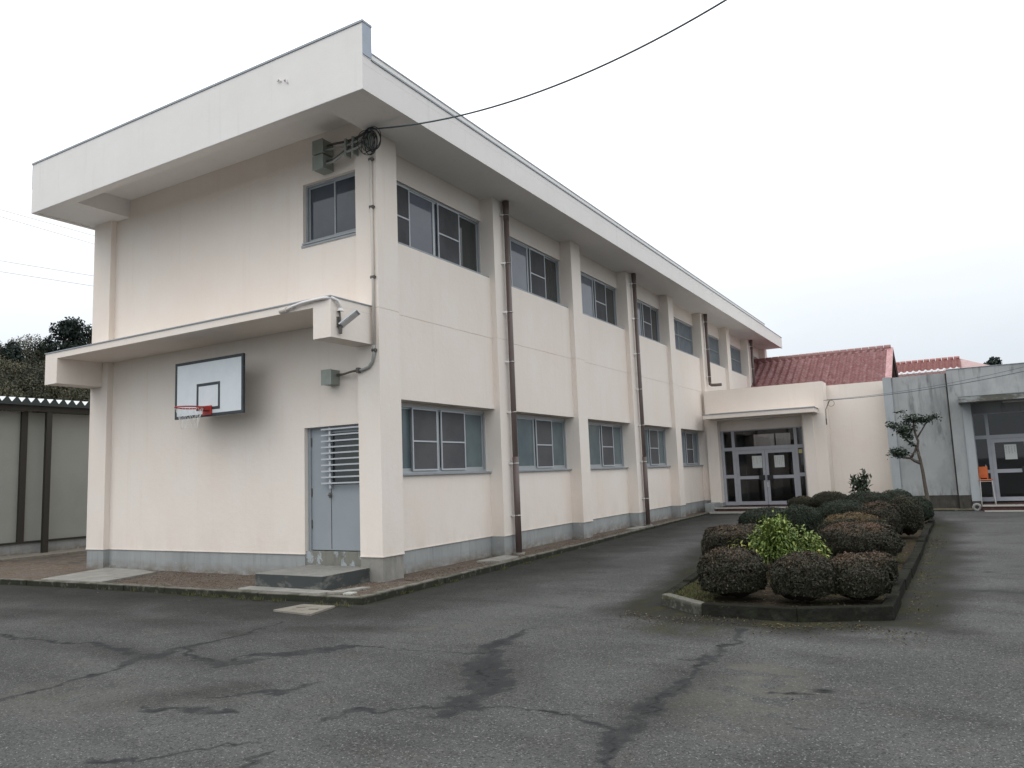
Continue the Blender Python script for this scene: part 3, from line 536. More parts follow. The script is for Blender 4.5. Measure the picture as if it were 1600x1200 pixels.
# floodlight and its white conduit
fl = thing('floodlight', 'slim silver floodlight tilted on the side of the canopy end', 'floodlight', (-.10, -.76, 3.9))
MB().beam((-.10, -.76, 3.86), (.13, -.62, 4.07), .15, .028, (-.5, 0, .85)).build('lamp_body', ALU, fl, bevel=.004)
MB().beam((-.07, -.752, 3.862), (.12, -.636, 4.037), .12, .006, (-.5, 0, .85)).build('lamp_glass', WHITEP, fl)
MB().tube([(-.14, -.76, 4.10), (-.11, -.76, 4.06), (-.10, -.76, 3.90), (-.10, -.76, 3.86)], .014, 8).box(-.139, -.12, -.80, -.72, 3.84, 4.0).build('lamp_bracket', RUSTY, fl)
MB().tube([(-.10, -.76, 3.74), (-.10, -.76, 3.85)], [.026, .03], 10).build('motion_sensor', RUSTY, fl)
pts = [(-1.02, -.955, 4.20), (-.9, -.958, 4.235), (-.7, -.958, 4.262), (-.45, -.958, 4.272), (-.25, -.95, 4.275), (-.14, -.90, 4.27), (-.10, -.82, 4.24), (-.10, -.765, 4.18), (-.10, -.76, 4.10)]
wc = thing('white_conduit', 'white bent conduit along the canopy edge feeding the floodlight', 'conduit', (-1, -.955, 4.2))
MB().tube(pts, .024, 10).build('tube', WHITEP, wc, smooth=True)
MB().tube([(-1.16, -.95, 4.20), (-1.02, -.955, 4.205)], .042, 12).build('end_cap', CONDC, wc)
MB().tube([(-.10, -.76, 4.085), (-.10, -.76, 4.125)], [.05, .035], 12).build('lamp_socket', WHITEP, wc)
MB().box(-.92, -.88, -.972, -.921, 4.21, 4.25).build('clip', STEEL, wc)
# conduit down the corner pillar and the boxes
cd = thing('corner_conduit', 'thin painted conduit running down the corner pillar to a small grey box', 'conduit', (-.08, -.03, 3.2))
MB().tube([(-.09, -.03, 6.95), (-.08, -.03, 5), (-.08, -.03, 3.66)], .024, 10).build('tube', CONDC, cd, smooth=True)
arc = [(-.08, -.03, 3.66), (-.085, -.03, 3.52), (-.12, -.03, 3.40), (-.20, -.03, 3.32), (-.32, -.03, 3.29), (-.44, -.03, 3.29)]
MB().tube(arc, .024, 10).build('bend', CONDG, cd, smooth=True)
MB().tube([(-.44, -.03, 3.29), (-.55, -.02, 3.29), (-.78, .02, 3.27), (-.92, .04, 3.27)], [.024, .018, .018, .028], 8).build('flexible_hose', RUSTY, cd, smooth=True)
for zz in (6.72, 5.92, 4.76, 3.58): MB().box(-.135, -.035, -.012, -.002, zz - .012, zz + .012).tube([(-.115, -.03, zz), (-.045, -.03, zz)], .03, 8).build('conduit_clip', RUSTY, cd)
MB().box(-.43, -.38, -.07, -.002, 3.25, 3.33).build('conduit_clip', RUSTY, cd)
jb = thing('junction_box', 'small square grey green box on the wall above the side door', 'junction box', (-1.05, .0, 3.15))
box('box_body', BOXG, jb, -1.16, -.95, -.075, .119, 3.12, 3.36, .004); box('box_lid', BOXG, jb, -1.167, -.943, -.088, -.077, 3.113, 3.367, .003)
for z_, lb in ((6.78, 'lower of the two grey green boxes under the roof eave'), (7.05, 'upper of the two grey green boxes under the roof eave')):
    jb = thing('junction_box', lb, 'junction box', (-1.15, 0, z_))
    box('box_body', BOXG, jb, -1.26, -1.03, -.13, .119, z_, z_ + .24, .004); box('box_lid', BOXG, jb, -1.268, -1.022, -.144, -.132, z_ - .006, z_ + .246, .003)
ep = thing('eave_conduits', 'bundle of grey conduits from the eave boxes to the corner', 'conduit', (-.6, -.05, 7.0))
for i, (za, zb, yo) in enumerate([(7.20, 7.14, -.03), (7.10, 7.05, -.06), (6.92, 7.00, -.04), (6.86, 6.93, -.08)]):
    MB().tube([(-1.03, yo, za), (-.85, yo - .02, za - .02), (-.55, yo - .03, zb), (-.3, yo - .05, zb), (-.05, yo - .06, zb + .05)], .02, 8).build('conduit_tube', CONDG if i % 2 else RUSTY, ep, smooth=True)
for x_ in (-.56, -.40, -.12): MB().box(x_, x_ + .035, -.13, -.002, 6.86, 7.16).build('conduit_clip', BOXG, ep)
MB().tube([(-.02, -.10, 7.17), (-.02, -.12, 6.90)], .035, 10).build('entry_head', BOXG, ep)
coil = thing('cable_coil', 'tangled black cable loops hanging at the building corner', 'cable', (.0, -.16, 6.9))
for i in range(8):
    c_ = Vector((random.uniform(-.04, .14), random.uniform(-.22, -.12), random.uniform(6.86, 6.98))); a_, b_ = random.uniform(.07, .15), random.uniform(.13, .23); ro = random.uniform(-.6, .6); tl = random.uniform(-.5, .9)
    p_ = []
    for q in np.linspace(0, 2 * math.pi, 26, endpoint=False):
        u, v_ = a_ * math.cos(q), b_ * math.sin(q); u, v_ = u * math.cos(ro) - v_ * math.sin(ro), u * math.sin(ro) + v_ * math.cos(ro)
        p_.append((c_.x + u * math.cos(tl), c_.y + u * math.sin(tl), c_.z + v_))
    MB().tube(p_, random.choice([.006, .008, .010]), 6, True).build('cable_loop', BLACKC, coil, smooth=True)
def catenary(a, b, sag, n=40):
    a, b = Vector(a), Vector(b); return [(*(a + (b - a) * t_).xy, a.z + (b.z - a.z) * t_ - 4 * sag * t_ * (1 - t_)) for t_ in np.linspace(0, 1, n)]
tag(MB().tube(catenary((.06, -.2, 7.13), (12.05, .22, 11.0), 1.6, 60), .013, 8).build('overhead_cable', WIREB, smooth=True), 'dark cable sweeping up from the building corner across the sky', 'cable')
# front door step, slabs, covers
st = thing('concrete_step', 'dark sided concrete step block below the side door', 'step', (-1, -.5, 0))
box('step_block', STEP_DARK, st, -1.66, -.28, -1.0, .11, -.05, .213, .007)
box('base_slab', CONC, st, -1.75, -.10, -1.25, -1.003, -.04, .028, .008)
sl_ = MB().add([(*p, .03) for p in [(-6.6, -1.5), (-4.9, -1.42), (-5.2, -.2), (-6.1, .0), (-7.1, .0)]] + [(*p, -.05) for p in [(-6.6, -1.5), (-4.9, -1.42), (-5.2, -.2), (-6.1, .0), (-7.1, .0)]], [(0, 1, 2, 3, 4)] + [(i, 5 + i, 5 + (i + 1) % 5, (i + 1) % 5) for i in range(5)])
tag(sl_.build('concrete_slab', CONC), 'pale concrete slab in the soil by the left corner pillar', kind='structure')
def cover(name, label, poly, z0, z1, M, holes=()):
    o = thing(name, label, 'cover', (*poly[0], 0)); MB().prism(poly, z0, z1).build('cover_plate', M, o, bevel=.004)
    for h in holes: MB().prism(h, z1 - .01, z1 + .003).build('lift_slot', SHEDD, o)
COVM = mat('pale_cover_concrete', (.20, .185, .155), .9, .2, layers=[((.27, .25, .215), 5, .4, .7, .7), ((.11, .10, .085), 12, .5, .7, .7)], bump=[(60, .4, .01)])
cover('drain_cover', 'pale rectangular concrete drain cover with two slots in the asphalt', [(-.10, -2.06), (.62, -2.12), (.50, -1.56), (-.04, -1.60)], -.12, -.058, COVM, [[(.08, -1.84), (.20, -1.80), (.19, -1.77), (.07, -1.81)], [(.36, -1.90), (.48, -1.86), (.47, -1.83), (.35, -1.87)]])
cover('drain_cover', 'small pale plate in the soil right of the step block', [(.22, -1.12), (.36, -1.10), (.34, -.96), (.20, -.98)], -.02, .022, NOSING)
cover('drain_cover', 'long narrow concrete plate in the soil beside the step block', [(-.12, -1.10), (.12, -1.08), (.22, -.55), (.08, -.55)], -.02, .024, CONC)
cover('drain_cover', 'thin broken concrete plate at the foot of the nearest drainpipe', [(.02, 2.55), (.42, 2.70), (.44, 3.35), (.02, 3.55)], -.02, .028, CONC)
cover('drain_cover', 'thin concrete plate at the foot of the second drainpipe', [(.02, 9.7), (.30, 9.8), (.30, 10.6), (.02, 10.7)], -.02, .028, CONC)
# ================================================================== ENTRANCE PORCH
E_ = thing('entrance_porch', 'single storey cream entrance porch with glazed double doors', 'porch', (2, 18, 0))
PZ = 4.25
MB().box(.001, 4.0, 17.8, 18.7, 3.16, PZ).build('wall', PAINT, E_)
MB().box(.001, .40, 17.8, 18.7, .28, 3.158).build('pillar', PAINT, E_)
MB().box(3.26, 4.0, 17.8, 18.7, .28, 3.158).box(3.30, 3.62, 17.74, 17.798, .28, 3.19).build('pillar', PAINT, E_)
box('plinth', PLINTH, E_, .012, .40, 17.81, 18.7, -.1, .279); box('plinth', PLINTH, E_, 3.27, 3.99, 17.76, 18.7, -.1, .279)
box('head_panel', PAINT, E_, .401, 3.259, 18.23, 18.33, 2.80, 3.159)
pc = MB().box(.14, 3.80, 17.0, 17.799, 3.20, 3.335).build('canopy', PAINT, E_)
MB().box(.12, 3.82, 16.985, 17.05, 3.336, 3.362).box(.35, 3.82, 17.10, 17.16, 3.336, 3.385).box(.12, .16, 17.05, 17.79, 3.336, 3.362).box(3.78, 3.82, 17.05, 17.79, 3.336, 3.362).build('canopy_coping', COPING, pc)
box('side_wall', PAINT, E_, 4.001, 5.84, 18.70, 18.95, .28, 4.17); box('side_plinth', PLINTH, E_, 4.001, 5.84, 18.71, 18.95, -.1, .279)
box('return_wall', PAINT, E_, 3.7, 3.999, 18.701, 22.9, -.1, 4.17)
box('roof', CONC, E_, .001, 5.84, 18.702, 22.9, 4.0, 4.10)
# room behind the doors
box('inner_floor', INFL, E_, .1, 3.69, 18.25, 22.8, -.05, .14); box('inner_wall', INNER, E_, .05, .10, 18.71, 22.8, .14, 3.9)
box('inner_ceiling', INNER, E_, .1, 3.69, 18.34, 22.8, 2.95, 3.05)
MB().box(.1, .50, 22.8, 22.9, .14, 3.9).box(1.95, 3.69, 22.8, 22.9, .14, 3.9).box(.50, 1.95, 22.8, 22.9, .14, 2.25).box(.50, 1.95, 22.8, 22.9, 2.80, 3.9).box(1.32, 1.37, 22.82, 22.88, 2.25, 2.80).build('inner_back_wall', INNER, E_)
FRM = SHORT
def glazed(parent, x0, x1, y_, z0, z1, verts, trans, mid, doors, glass, fm_, mid_sides=True):
    """frame in plane y_: verts = x positions of posts (x0,x1 pairs), trans = (za, zb) transom"""
    fr_ = MB()
    for a, b in verts: fr_.box(a, b, y_ - .04, y_ + .04, z0, z1)
    for (a, b), (c_, d_) in zip(verts[:-1], verts[1:]):
        fr_.box(b, c_, y_ - .04, y_ + .04, trans[0], trans[1]); fr_.box(b, c_, y_ - .04, y_ + .04, z1 - .03, z1)
    fo = fr_.build('glazed_frame', fm_, parent)
    for i, ((a, b), (c_, d_)) in enumerate(zip(verts[:-1], verts[1:])):
        box('pane', glass, fo, b, c_, y_ - .004, y_ + .004, trans[1], z1 - .03)
        if i not in doors:
            box('rail', fm_, fo, b, c_, y_ - .035, y_ + .035, mid[0], mid[1]); box('rail', fm_, fo, b, c_, y_ - .035, y_ + .035, z0, z0 + .13)
            box('pane', glass, fo, b, c_, y_ - .004, y_ + .004, mid[1], trans[0]); box('pane', glass, fo, b, c_, y_ - .004, y_ + .004, z0 + .13, mid[0])
    return fo
vt = [(.41, .50), (.78, .88), (2.90, 3.0), (3.16, 3.25)]
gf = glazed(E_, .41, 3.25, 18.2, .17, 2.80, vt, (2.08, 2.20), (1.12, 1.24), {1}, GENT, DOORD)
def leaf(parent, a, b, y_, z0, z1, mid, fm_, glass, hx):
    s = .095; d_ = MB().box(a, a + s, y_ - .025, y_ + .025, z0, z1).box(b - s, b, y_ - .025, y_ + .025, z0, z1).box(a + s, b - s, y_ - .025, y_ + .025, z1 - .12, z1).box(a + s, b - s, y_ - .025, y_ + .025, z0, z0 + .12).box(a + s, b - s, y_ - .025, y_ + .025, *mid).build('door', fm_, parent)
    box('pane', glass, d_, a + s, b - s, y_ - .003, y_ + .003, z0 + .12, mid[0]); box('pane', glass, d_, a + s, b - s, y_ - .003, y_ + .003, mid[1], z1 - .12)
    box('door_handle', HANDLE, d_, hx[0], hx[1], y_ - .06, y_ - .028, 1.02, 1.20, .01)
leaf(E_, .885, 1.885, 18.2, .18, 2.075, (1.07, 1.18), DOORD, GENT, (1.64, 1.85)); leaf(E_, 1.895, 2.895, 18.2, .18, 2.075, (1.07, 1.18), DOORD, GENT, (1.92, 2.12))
box('door_lock', STEEL, E_, 1.90, 1.94, 18.155, 18.172, .78, .95)
stp = MB().box(.401, 3.259, 17.0, 18.28, -.08, .148).build('landing', BRICKR, E_)
box('nosing', NOSING, stp, .34, 3.3, 16.97, 17.03, .12, .165)
box('lower_step', CONC, E_, .25, 3.4, 16.66, 16.999, -.1, .03); box('nosing', NOSING, E_, .25, 3.4, 16.63, 16.67, -.02, .036)
box('cheek_block', PLINTH, E_, .02, .33, 16.95, 17.799, -.1, .30, .015)
def notice(label, x0, x1, y_, z0, z1, cols, rows, Mp=PAPER, tilt=0):
    o = thing('paper_notice', label, 'notice', ((x0 + x1) / 2, y_, z0)); box('sheet', Mp, o, x0, x1, y_ - .002, y_, z0, z1)
    m_ = MB(); rg = random.Random(int(x0 * 100)); w_, h_ = x1 - x0, z1 - z0
    for i in range(cols):
        cx = x1 - w_ * (.16 + .70 * i / max(cols - 1, 1)); zt = z1 - h_ * rg.uniform(.08, .12); zb = z0 + h_ * (rg.uniform(.12, .5) if i else .5)
        while zt > zb:
            g_ = h_ * .055                            # each character is a few strokes
            for q in range(3): m_.box(cx - g_ * .5, cx + g_ * .5, y_ - .0035, y_ - .0022, zt - g_ * (q + .7) * .33, zt - g_ * (q + .4) * .33) if rg.random() < .8 else 0
            m_.box(cx - g_ * .08, cx + g_ * .1, y_ - .0045, y_ - .0036, zt - g_, zt); zt -= g_ * (1.35 if rg.random() < .9 else 2.5)
    if m_.v: m_.build('writing', INK, o)
notice('white notice with upright writing on the left entrance door leaf', 1.45, 1.78, 18.17, 1.45, 1.87, 3, 8)
notice('white notice with dense writing on the right entrance door leaf', 2.20, 2.53, 18.17, 1.45, 1.86, 5, 8)
o = thing('paper_notice', 'small yellowish slip high on the narrow pane right of the entrance doors', 'notice', (3.05, 18.19, 1.9)); box('sheet', YEL, o, 3.01, 3.13, 18.19, 18.192, 1.90, 2.03)
cl = thing('ceiling_light', 'slim strip light under the cream porch ceiling', 'ceiling light', (1.9, 18.0, 3.1)); box('lamp_cover', LAMPW, cl, 1.5, 2.3, 17.93, 18.05, 3.10, 3.157, .01)
# iron wire bracket and service wires
br = thing('wire_bracket', 'thin curled iron wire bracket on the cream porch corner', 'bracket', (4.05, 17.9, 2.8))
MB().tube([(4.01, 17.95, 2.83), (4.02, 17.93, 3.1), (4.03, 17.92, 3.3), (4.10, 17.9, 3.45), (4.18, 17.85, 3.58)], .012, 6).tube([(4.0, 17.8, 3.60), (4.2, 17.8, 3.60), (4.5, 17.82, 3.60)], .010, 6).build('iron_arm', RUSTY, br)
MB().tube([(4.22 + .1 * math.cos(a), 17.84, 3.49 + .1 * math.sin(a)) for a in np.linspace(0, 2 * math.pi, 16, endpoint=False)], .007, 5, True).build('iron_curl', RUSTY, br)
MB().box(4.001, 4.03, 17.90, 17.98, 2.80, 3.0).build('iron_plate', RUSTY, br)
tag(MB().tube(catenary((4.1, 17.8, 3.60), (11.5, 15.0, 4.15), .22), .010, 6).build('service_wire', WIREB, smooth=True), 'lower thin wire from the porch bracket past the grey building', 'wire')
tag(MB().tube(catenary((4.1, 17.82, 3.62), (11.5, 15.3, 4.35), .24), .006, 6).build('service_wire', WIREB, smooth=True), 'upper thin wire from the porch bracket past the grey building', 'wire')
# ================================================================== GREY BUILDING
G_ = thing('grey_building', 'weathered grey single storey building with streaked walls and glazed porch', 'building', (9, 18, 0))
box('wall', GREYB, G_, 6.051, 7.56, 18.06, 18.4, .40, 4.18); box('pilaster', GREYL, G_, 5.80, 6.05, 18.0, 18.4, .10, 4.20)
box('plinth', GREYD, G_, 6.051, 7.56, 18.075, 18.4, -.1, .399)
box('wall_joint', SHEDD, G_, 7.561, 7.599, 18.0, 18.4, -.1, 4.17)
box('wall', GREYB, G_, 7.60, 14, 17.86, 18.4, 3.20, 4.26); box('pillar', GREYB, G_, 7.60, 7.93, 17.86, 18.4, .40, 3.199)
box('pillar', GREYL, G_, 7.931, 8.16, 17.80, 18.7, .22, 3.199); box('plinth', GREYD, G_, 7.60, 7.93, 17.87, 18.4, -.1, .399); box('plinth', GREYD, G_, 7.935, 8.16, 17.81, 18.6, -.1, .219)
box('roof', CONC, G_, 5.9, 14, 18.401, 26, 3.9, 4.0)
box('roof_edge', COPING, G_, 7.60, 14, 17.84, 17.98, 4.261, 4.275)
gc = box('canopy', GREYC, G_, 7.85, 14, 17.1, 17.859, 3.17, 3.34); box('canopy_coping', COPING, gc, 7.84, 14, 17.09, 17.13, 3.341, 3.352)
box('head_panel', GREYB, G_, 8.161, 14, 18.63, 18.75, 2.88, 3.3); box('porch_ceiling', GREYB, G_, 8.161, 14, 18.401, 18.75, 3.3, 3.35)
vt = [(8.165, 8.20), (8.50, 8.585), (10.5, 10.6), (11, 11.1)]
gg = glazed(G_, 8.17, 11, 18.58, .17, 2.88, vt, (2.08, 2.19), (1.03, 1.13), {1}, GENT, DOORD)
leaf(G_, 8.59, 9.54, 18.58, .18, 2.075, (1.03, 1.14), DOORD, GENT, (9.32, 9.50)); leaf(G_, 9.55, 10.495, 18.58, .18, 2.075, (1.03, 1.14), DOORD, GENT, (9.58, 9.76))
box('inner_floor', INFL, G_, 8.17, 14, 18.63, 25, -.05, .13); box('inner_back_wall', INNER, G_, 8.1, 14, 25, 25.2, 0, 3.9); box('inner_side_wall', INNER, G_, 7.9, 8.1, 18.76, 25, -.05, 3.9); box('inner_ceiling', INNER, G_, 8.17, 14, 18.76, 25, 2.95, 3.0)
gl_ = box('landing', BRICKR, G_, 8.165, 14, 17.1, 18.62, -.08, .12); box('nosing', NOSING, gl_, 8.165, 14, 17.06, 17.12, .095, .145)
box('lower_step', BRICKR, G_, 8.2, 14, 16.75, 17.059, -.1, -.005); box('nosing', NOSING, G_, 8.2, 14, 16.70, 16.749, -.06, .004)
notice('white notice with faint writing on the grey building door', 8.93, 9.24, 18.55, 1.43, 1.88, 4, 8)
cl = thing('ceiling_light', 'slim strip light under the grey porch ceiling', 'ceiling light', (9.3, 18.1, 3.1)); box('lamp_cover', LAMPW, cl, 9.0, 9.8, 18.0, 18.12, 3.13, 3.199, .01)
ch = thing('orange_chair', 'tall chair with orange back and pale legs before the grey porch window', 'chair', (8.35, 17.9, .12))
box('backrest', ORANGE, ch, 8.17, 8.42, 18.02, 18.045, .90, 1.24, .01); box('seat', ORANGE, ch, 8.16, 8.52, 17.70, 18.04, .83, .865, .01)
for a, b in (((8.19, 17.73), (8.17, 17.70)), ((8.49, 17.73), (8.53, 17.70)), ((8.19, 18.0), (8.18, 18.03)), ((8.49, 18.0), (8.52, 18.03))): MB().tube([(*a, .83), (*b, .122)], .012, 8).build('leg', STEEL, ch)
MB().tube([(8.19, 17.73, .80), (8.49, 17.73, .80)], .009, 6).tube([(8.40, 18.035, .86), (8.385, 18.035, 1.29)], .009, 6).tube([(8.20, 18.035, .86), (8.20, 18.035, 1.2)], .009, 6).build('seat_frame', STEEL, ch)
rl = thing('hose_reel', 'small round grey roll lying at the foot of the grey porch pillar', 'reel', (8.03, 17.35, 0))
MB().tube([(8.03 + .085 * math.cos(a), 17.30, .065 + .085 * math.sin(a)) for a in np.linspace(0, 2 * math.pi, 20, endpoint=False)], .042, 8, True).build('rolled_hose', REELM, rl, smooth=True)
MB().tube([(8.03, 17.27, .065), (8.03, 17.36, .065)], .035, 10).build('hub', SHEDD, rl)
gs = patch('soil_strip', np.linspace(4.0, 8.1, 60), np.linspace(0, 1, 12), lambda u, w_: u, lambda u, w_: 17.3 * (1 - w_) + 18.72 * w_, mat('yellowish_soil', (.15, .135, .085), .95, .1, layers=[((.085, .075, .05), 4, .4, .65, .8), ((.2, .19, .14), 20, .5, .7, .7)], bump=[(40, .7, .02)]), .0, .05, 19)
tag(gs, 'yellowish soil strip at the foot of the grey wall', kind='structure')
k2 = bpy.data.objects.new('kerb', None); COL.objects.link(k2); tag(k2, 'low kerb before the soil strip of the grey wall', kind='structure')
kerbline([(4.0, 17.2), (7.95, 17.2)], .10, gz, .005, KERB, k2, .8)
# ================================================================== SHED
S_ = thing('storage_shed', 'grey green panelled shed with dark posts and folded metal roof', 'shed', (-13.2, 2, 0))
sy = [-6.2, -2.43, -.4, 1.44, 5.1, 8.8, 12.4]
for a, b in zip(sy[:-1], sy[1:]): box('wall_panel', SHEDW, S_, -13.35, -13.20, a + .003, b - .003, .33, 3.66)
box('wall_panel', SHEDW, S_, -17, -13.36, -6.2, -6.05, .33, 3.66); box('rear_panel', SHEDW, S_, -17.2, -17.0, -6.2, 12.4, 0, 3.9)
for y_ in sy[1:]: box('wall_post', SHEDD, S_, -13.199, -13.12, y_ - .075, y_ + .075, .33, 3.66)
box('plinth', PLINTH, S_, -13.4, -13.17, -6.2, 12.4, -.1, .28); box('base_rail', SHEDD, S_, -13.38, -13.12, -6.2, 12.4, .281, .329)
for y_ in (-1.9, 1.93, 5.76, 9.6): MB().box(-12.98, -12.88, y_ - .07, y_ + .07, -.02, 3.66).box(-13.0, -12.86, y_ - .22, y_ + .22, 3.68, 3.86).build('post', SHEDD, S_)
box('eave_beam', SHEDD, S_, -12.97, -12.865, -6.3, 12.5, 3.661, 3.83)
per = .232; n_ = int(19 / per); prof = []
for i in range(n_):
    y_ = -6.4 + i * per; prof += [(y_, 3.985), (y_ + per * .16, 3.985), (y_ + per * .5, 3.875), (y_ + per * .56, 3.875), (y_ + per * .92, 3.985)]
m_ = MB(); np_ = len(prof)
vs_ = [(-12.74, y_, z_) for y_, z_ in prof] + [(-17.3, y_, z_ + 4.56 * .100) for y_, z_ in prof]
m_.add(vs_, [(i, i + 1, np_ + i + 1, np_ + i) for i in range(np_ - 1)])
m_.build('roof_sheet', SHEDR, S_)
m_ = MB()
for i in range(np_ - 1):
    (ya, za), (yb, zb) = prof[i], prof[i + 1]; m_.add([(-12.739, ya, 3.80), (-12.739, yb, 3.80), (-12.739, yb, zb + .002), (-12.739, ya, za + .002), (-12.80, ya, 3.80), (-12.80, yb, 3.80), (-12.80, yb, zb - .012), (-12.80, ya, za - .012)], [(0, 1, 2, 3), (4, 7, 6, 5), (0, 4, 5, 1)])
m_.build('eave_closure', SHEDE, S_)
sb = box('concrete_path', COVM, None, -13.15, -12.1, -6.4, 12.4, -.11, .015); tag(sb, 'pale concrete path along the foot of the shed', kind='structure')
mb2 = patch('dirt_strip', np.linspace(-12.09, -7.9, 60), np.linspace(0, 1, 40), lambda u, w_: u, lambda u, w_: -1.72 * (1 - w_) + 12 * w_, mat('dirt_path', (.12, .10, .085), .95, .1, layers=[((.07, .06, .05), 1.5, .4, .62, .8), ((.2, .17, .14), 6, .5, .7, .6), ((.05, .05, .045), (1, .3, 1), .5, .6, .7)], bump=[(35, .7, .02)]), -.03, .05, 29)
tag(mb2, 'damp dirt lane between the shed and the building', kind='structure')
# ================================================================== RED ROOFED HOUSES
def tile_slope(parent, P0, U, W, Dn, nlen, M, cp_=.30, rp_=.27, amp=.06):
    """P0 top-left corner on the ridge, U unit along ridge, W its length, Dn unit down slope, nlen slope length"""
    P0, U, Dn = Vector(P0), Vector(U).normalized(), Vector(Dn).normalized(); Nn = U.cross(Dn).normalized()
    if Nn.z < 0: Nn = -Nn
    cs = 6; nu = int(W / cp_) * cs; us = np.linspace(0, W, nu + 1); nr = int(nlen / rp_)
    hh = amp * np.maximum(np.sin(us / cp_ * 2 * np.pi), -.35); rows = []
    for r in range(nr):
        for s, lift in ((r * rp_, .0), ((r + 1) * rp_ + .02, .06)):
            b = np.array(P0)[None] + us[:, None] * np.array(U)[None] + s * np.array(Dn)[None] + (hh + lift)[:, None] * np.array(Nn)[None]; rows.append(b)
    V = np.concatenate(rows); n1 = nu + 1; F = []
    for r in range(2 * nr - 1):
        i = np.arange(nu) + r * n1; F.append(np.stack([i, i + 1, i + 1 + n1, i + n1], 1))
    o = npmesh('tile_field', V, np.concatenate(F), M, parent, smooth=False); o['kind'] = 'stuff'; return o
H1 = thing('red_tiled_house', 'house with a long dark red tiled gable roof behind the cream porch', 'house', (0, 28, 0))
sl1 = Vector((0, -1, -.55)).normalized()
tile_slope(H1, (-7, 28, 6.42), (1, 0, 0), 12.45, sl1, 4.1, TILE); tile_slope(H1, (-7, 28, 6.42), (1, 0, 0), 12.45, (0, 1, -.55), 5.6, TILE)
m_ = MB()
for i in range(42):
    x_ = -7 + i * .3; m_.tube([(x_, 28, 6.50), (x_ + .27, 28, 6.50)], [.13, .125], 8)
tag(m_.build('ridge_tiles', RIDGE, H1), None, kind='stuff'); box('ridge_cap', RIDGE, H1, -7, 5.5, 27.86, 28.14, 6.36, 6.50)
m_ = MB()
for i in range(40): m_.tube([(-6.9 + i * .31, 27.80, 6.42), (-6.9 + i * .31, 27.86, 6.42)], .06, 6)
tag(m_.build('ridge_end_tiles', TILEP, H1), None, kind='stuff')
box('wall', PAINT, H1, -7, 5.2, 24.9, 32.1, 0, 4.1)
MB().add([(5.2, 24.9, 4.72), (5.2, 32.1, 4.1), (5.2, 28, 6.36)], [(0, 1, 2)]).build('gable', DARKW, H1)
for s_ in (-1, 1):
    MB().beam((5.54, 28, 6.46), (5.54, 28 + s_ * 3.6, 6.46 - 3.6 * .55), .24, .09, (0, s_ * .55, 1)).build('verge_tiles', TILE, H1)
    MB().beam((5.60, 28, 6.26), (5.60, 28 + s_ * 3.6, 6.26 - 3.6 * .55), .05, .24, (0, s_ * .55, 1)).build('barge_board', DARKW, H1)
H2 = thing('red_tiled_house', 'lower house with orange red tiled roof behind the grey building', 'house', (7, 40, 0))
tile_slope(H2, (3.5, 40, 7.05), (1, 0, 0), 4.8, (0, -1, -.42), 1.95, TILE2); tile_slope(H2, (3.5, 38.35, 6.27), (1, 0, 0), 9.0, (0, -1, -.55), 3.0, TILEP)
m_ = MB()
for i in range(16): m_.tube([(3.5 + i * .3, 40, 7.10), (3.77 + i * .3, 40, 7.10)], [.11, .10], 8)
tag(m_.build('ridge_tiles', TILE2, H2), None, kind='stuff')
MB().add([(8.3, 40, 7.05), (8.3, 38.2, 6.2), (10.4, 38.2, 6.0), (9.6, 40.5, 6.6)], [(0, 1, 2), (0, 2, 3)]).build('hip_roof', TILEP, H2)
box('wall', INNER, H2, 3.6, 12, 35.5, 40.4, 0, 5.2); box('upper_wall', INNER, H2, 3.6, 8.6, 38.6, 41, 5.2, 6.3)
m_ = MB(); 
for i in range(30): m_.tube([(3.6 + i * .3, 38.22, 6.30), (3.6 + i * .3, 38.18, 6.285)], .045, 6)
tag(m_.build('eave_end_tiles', NET, H2), None, kind='stuff')
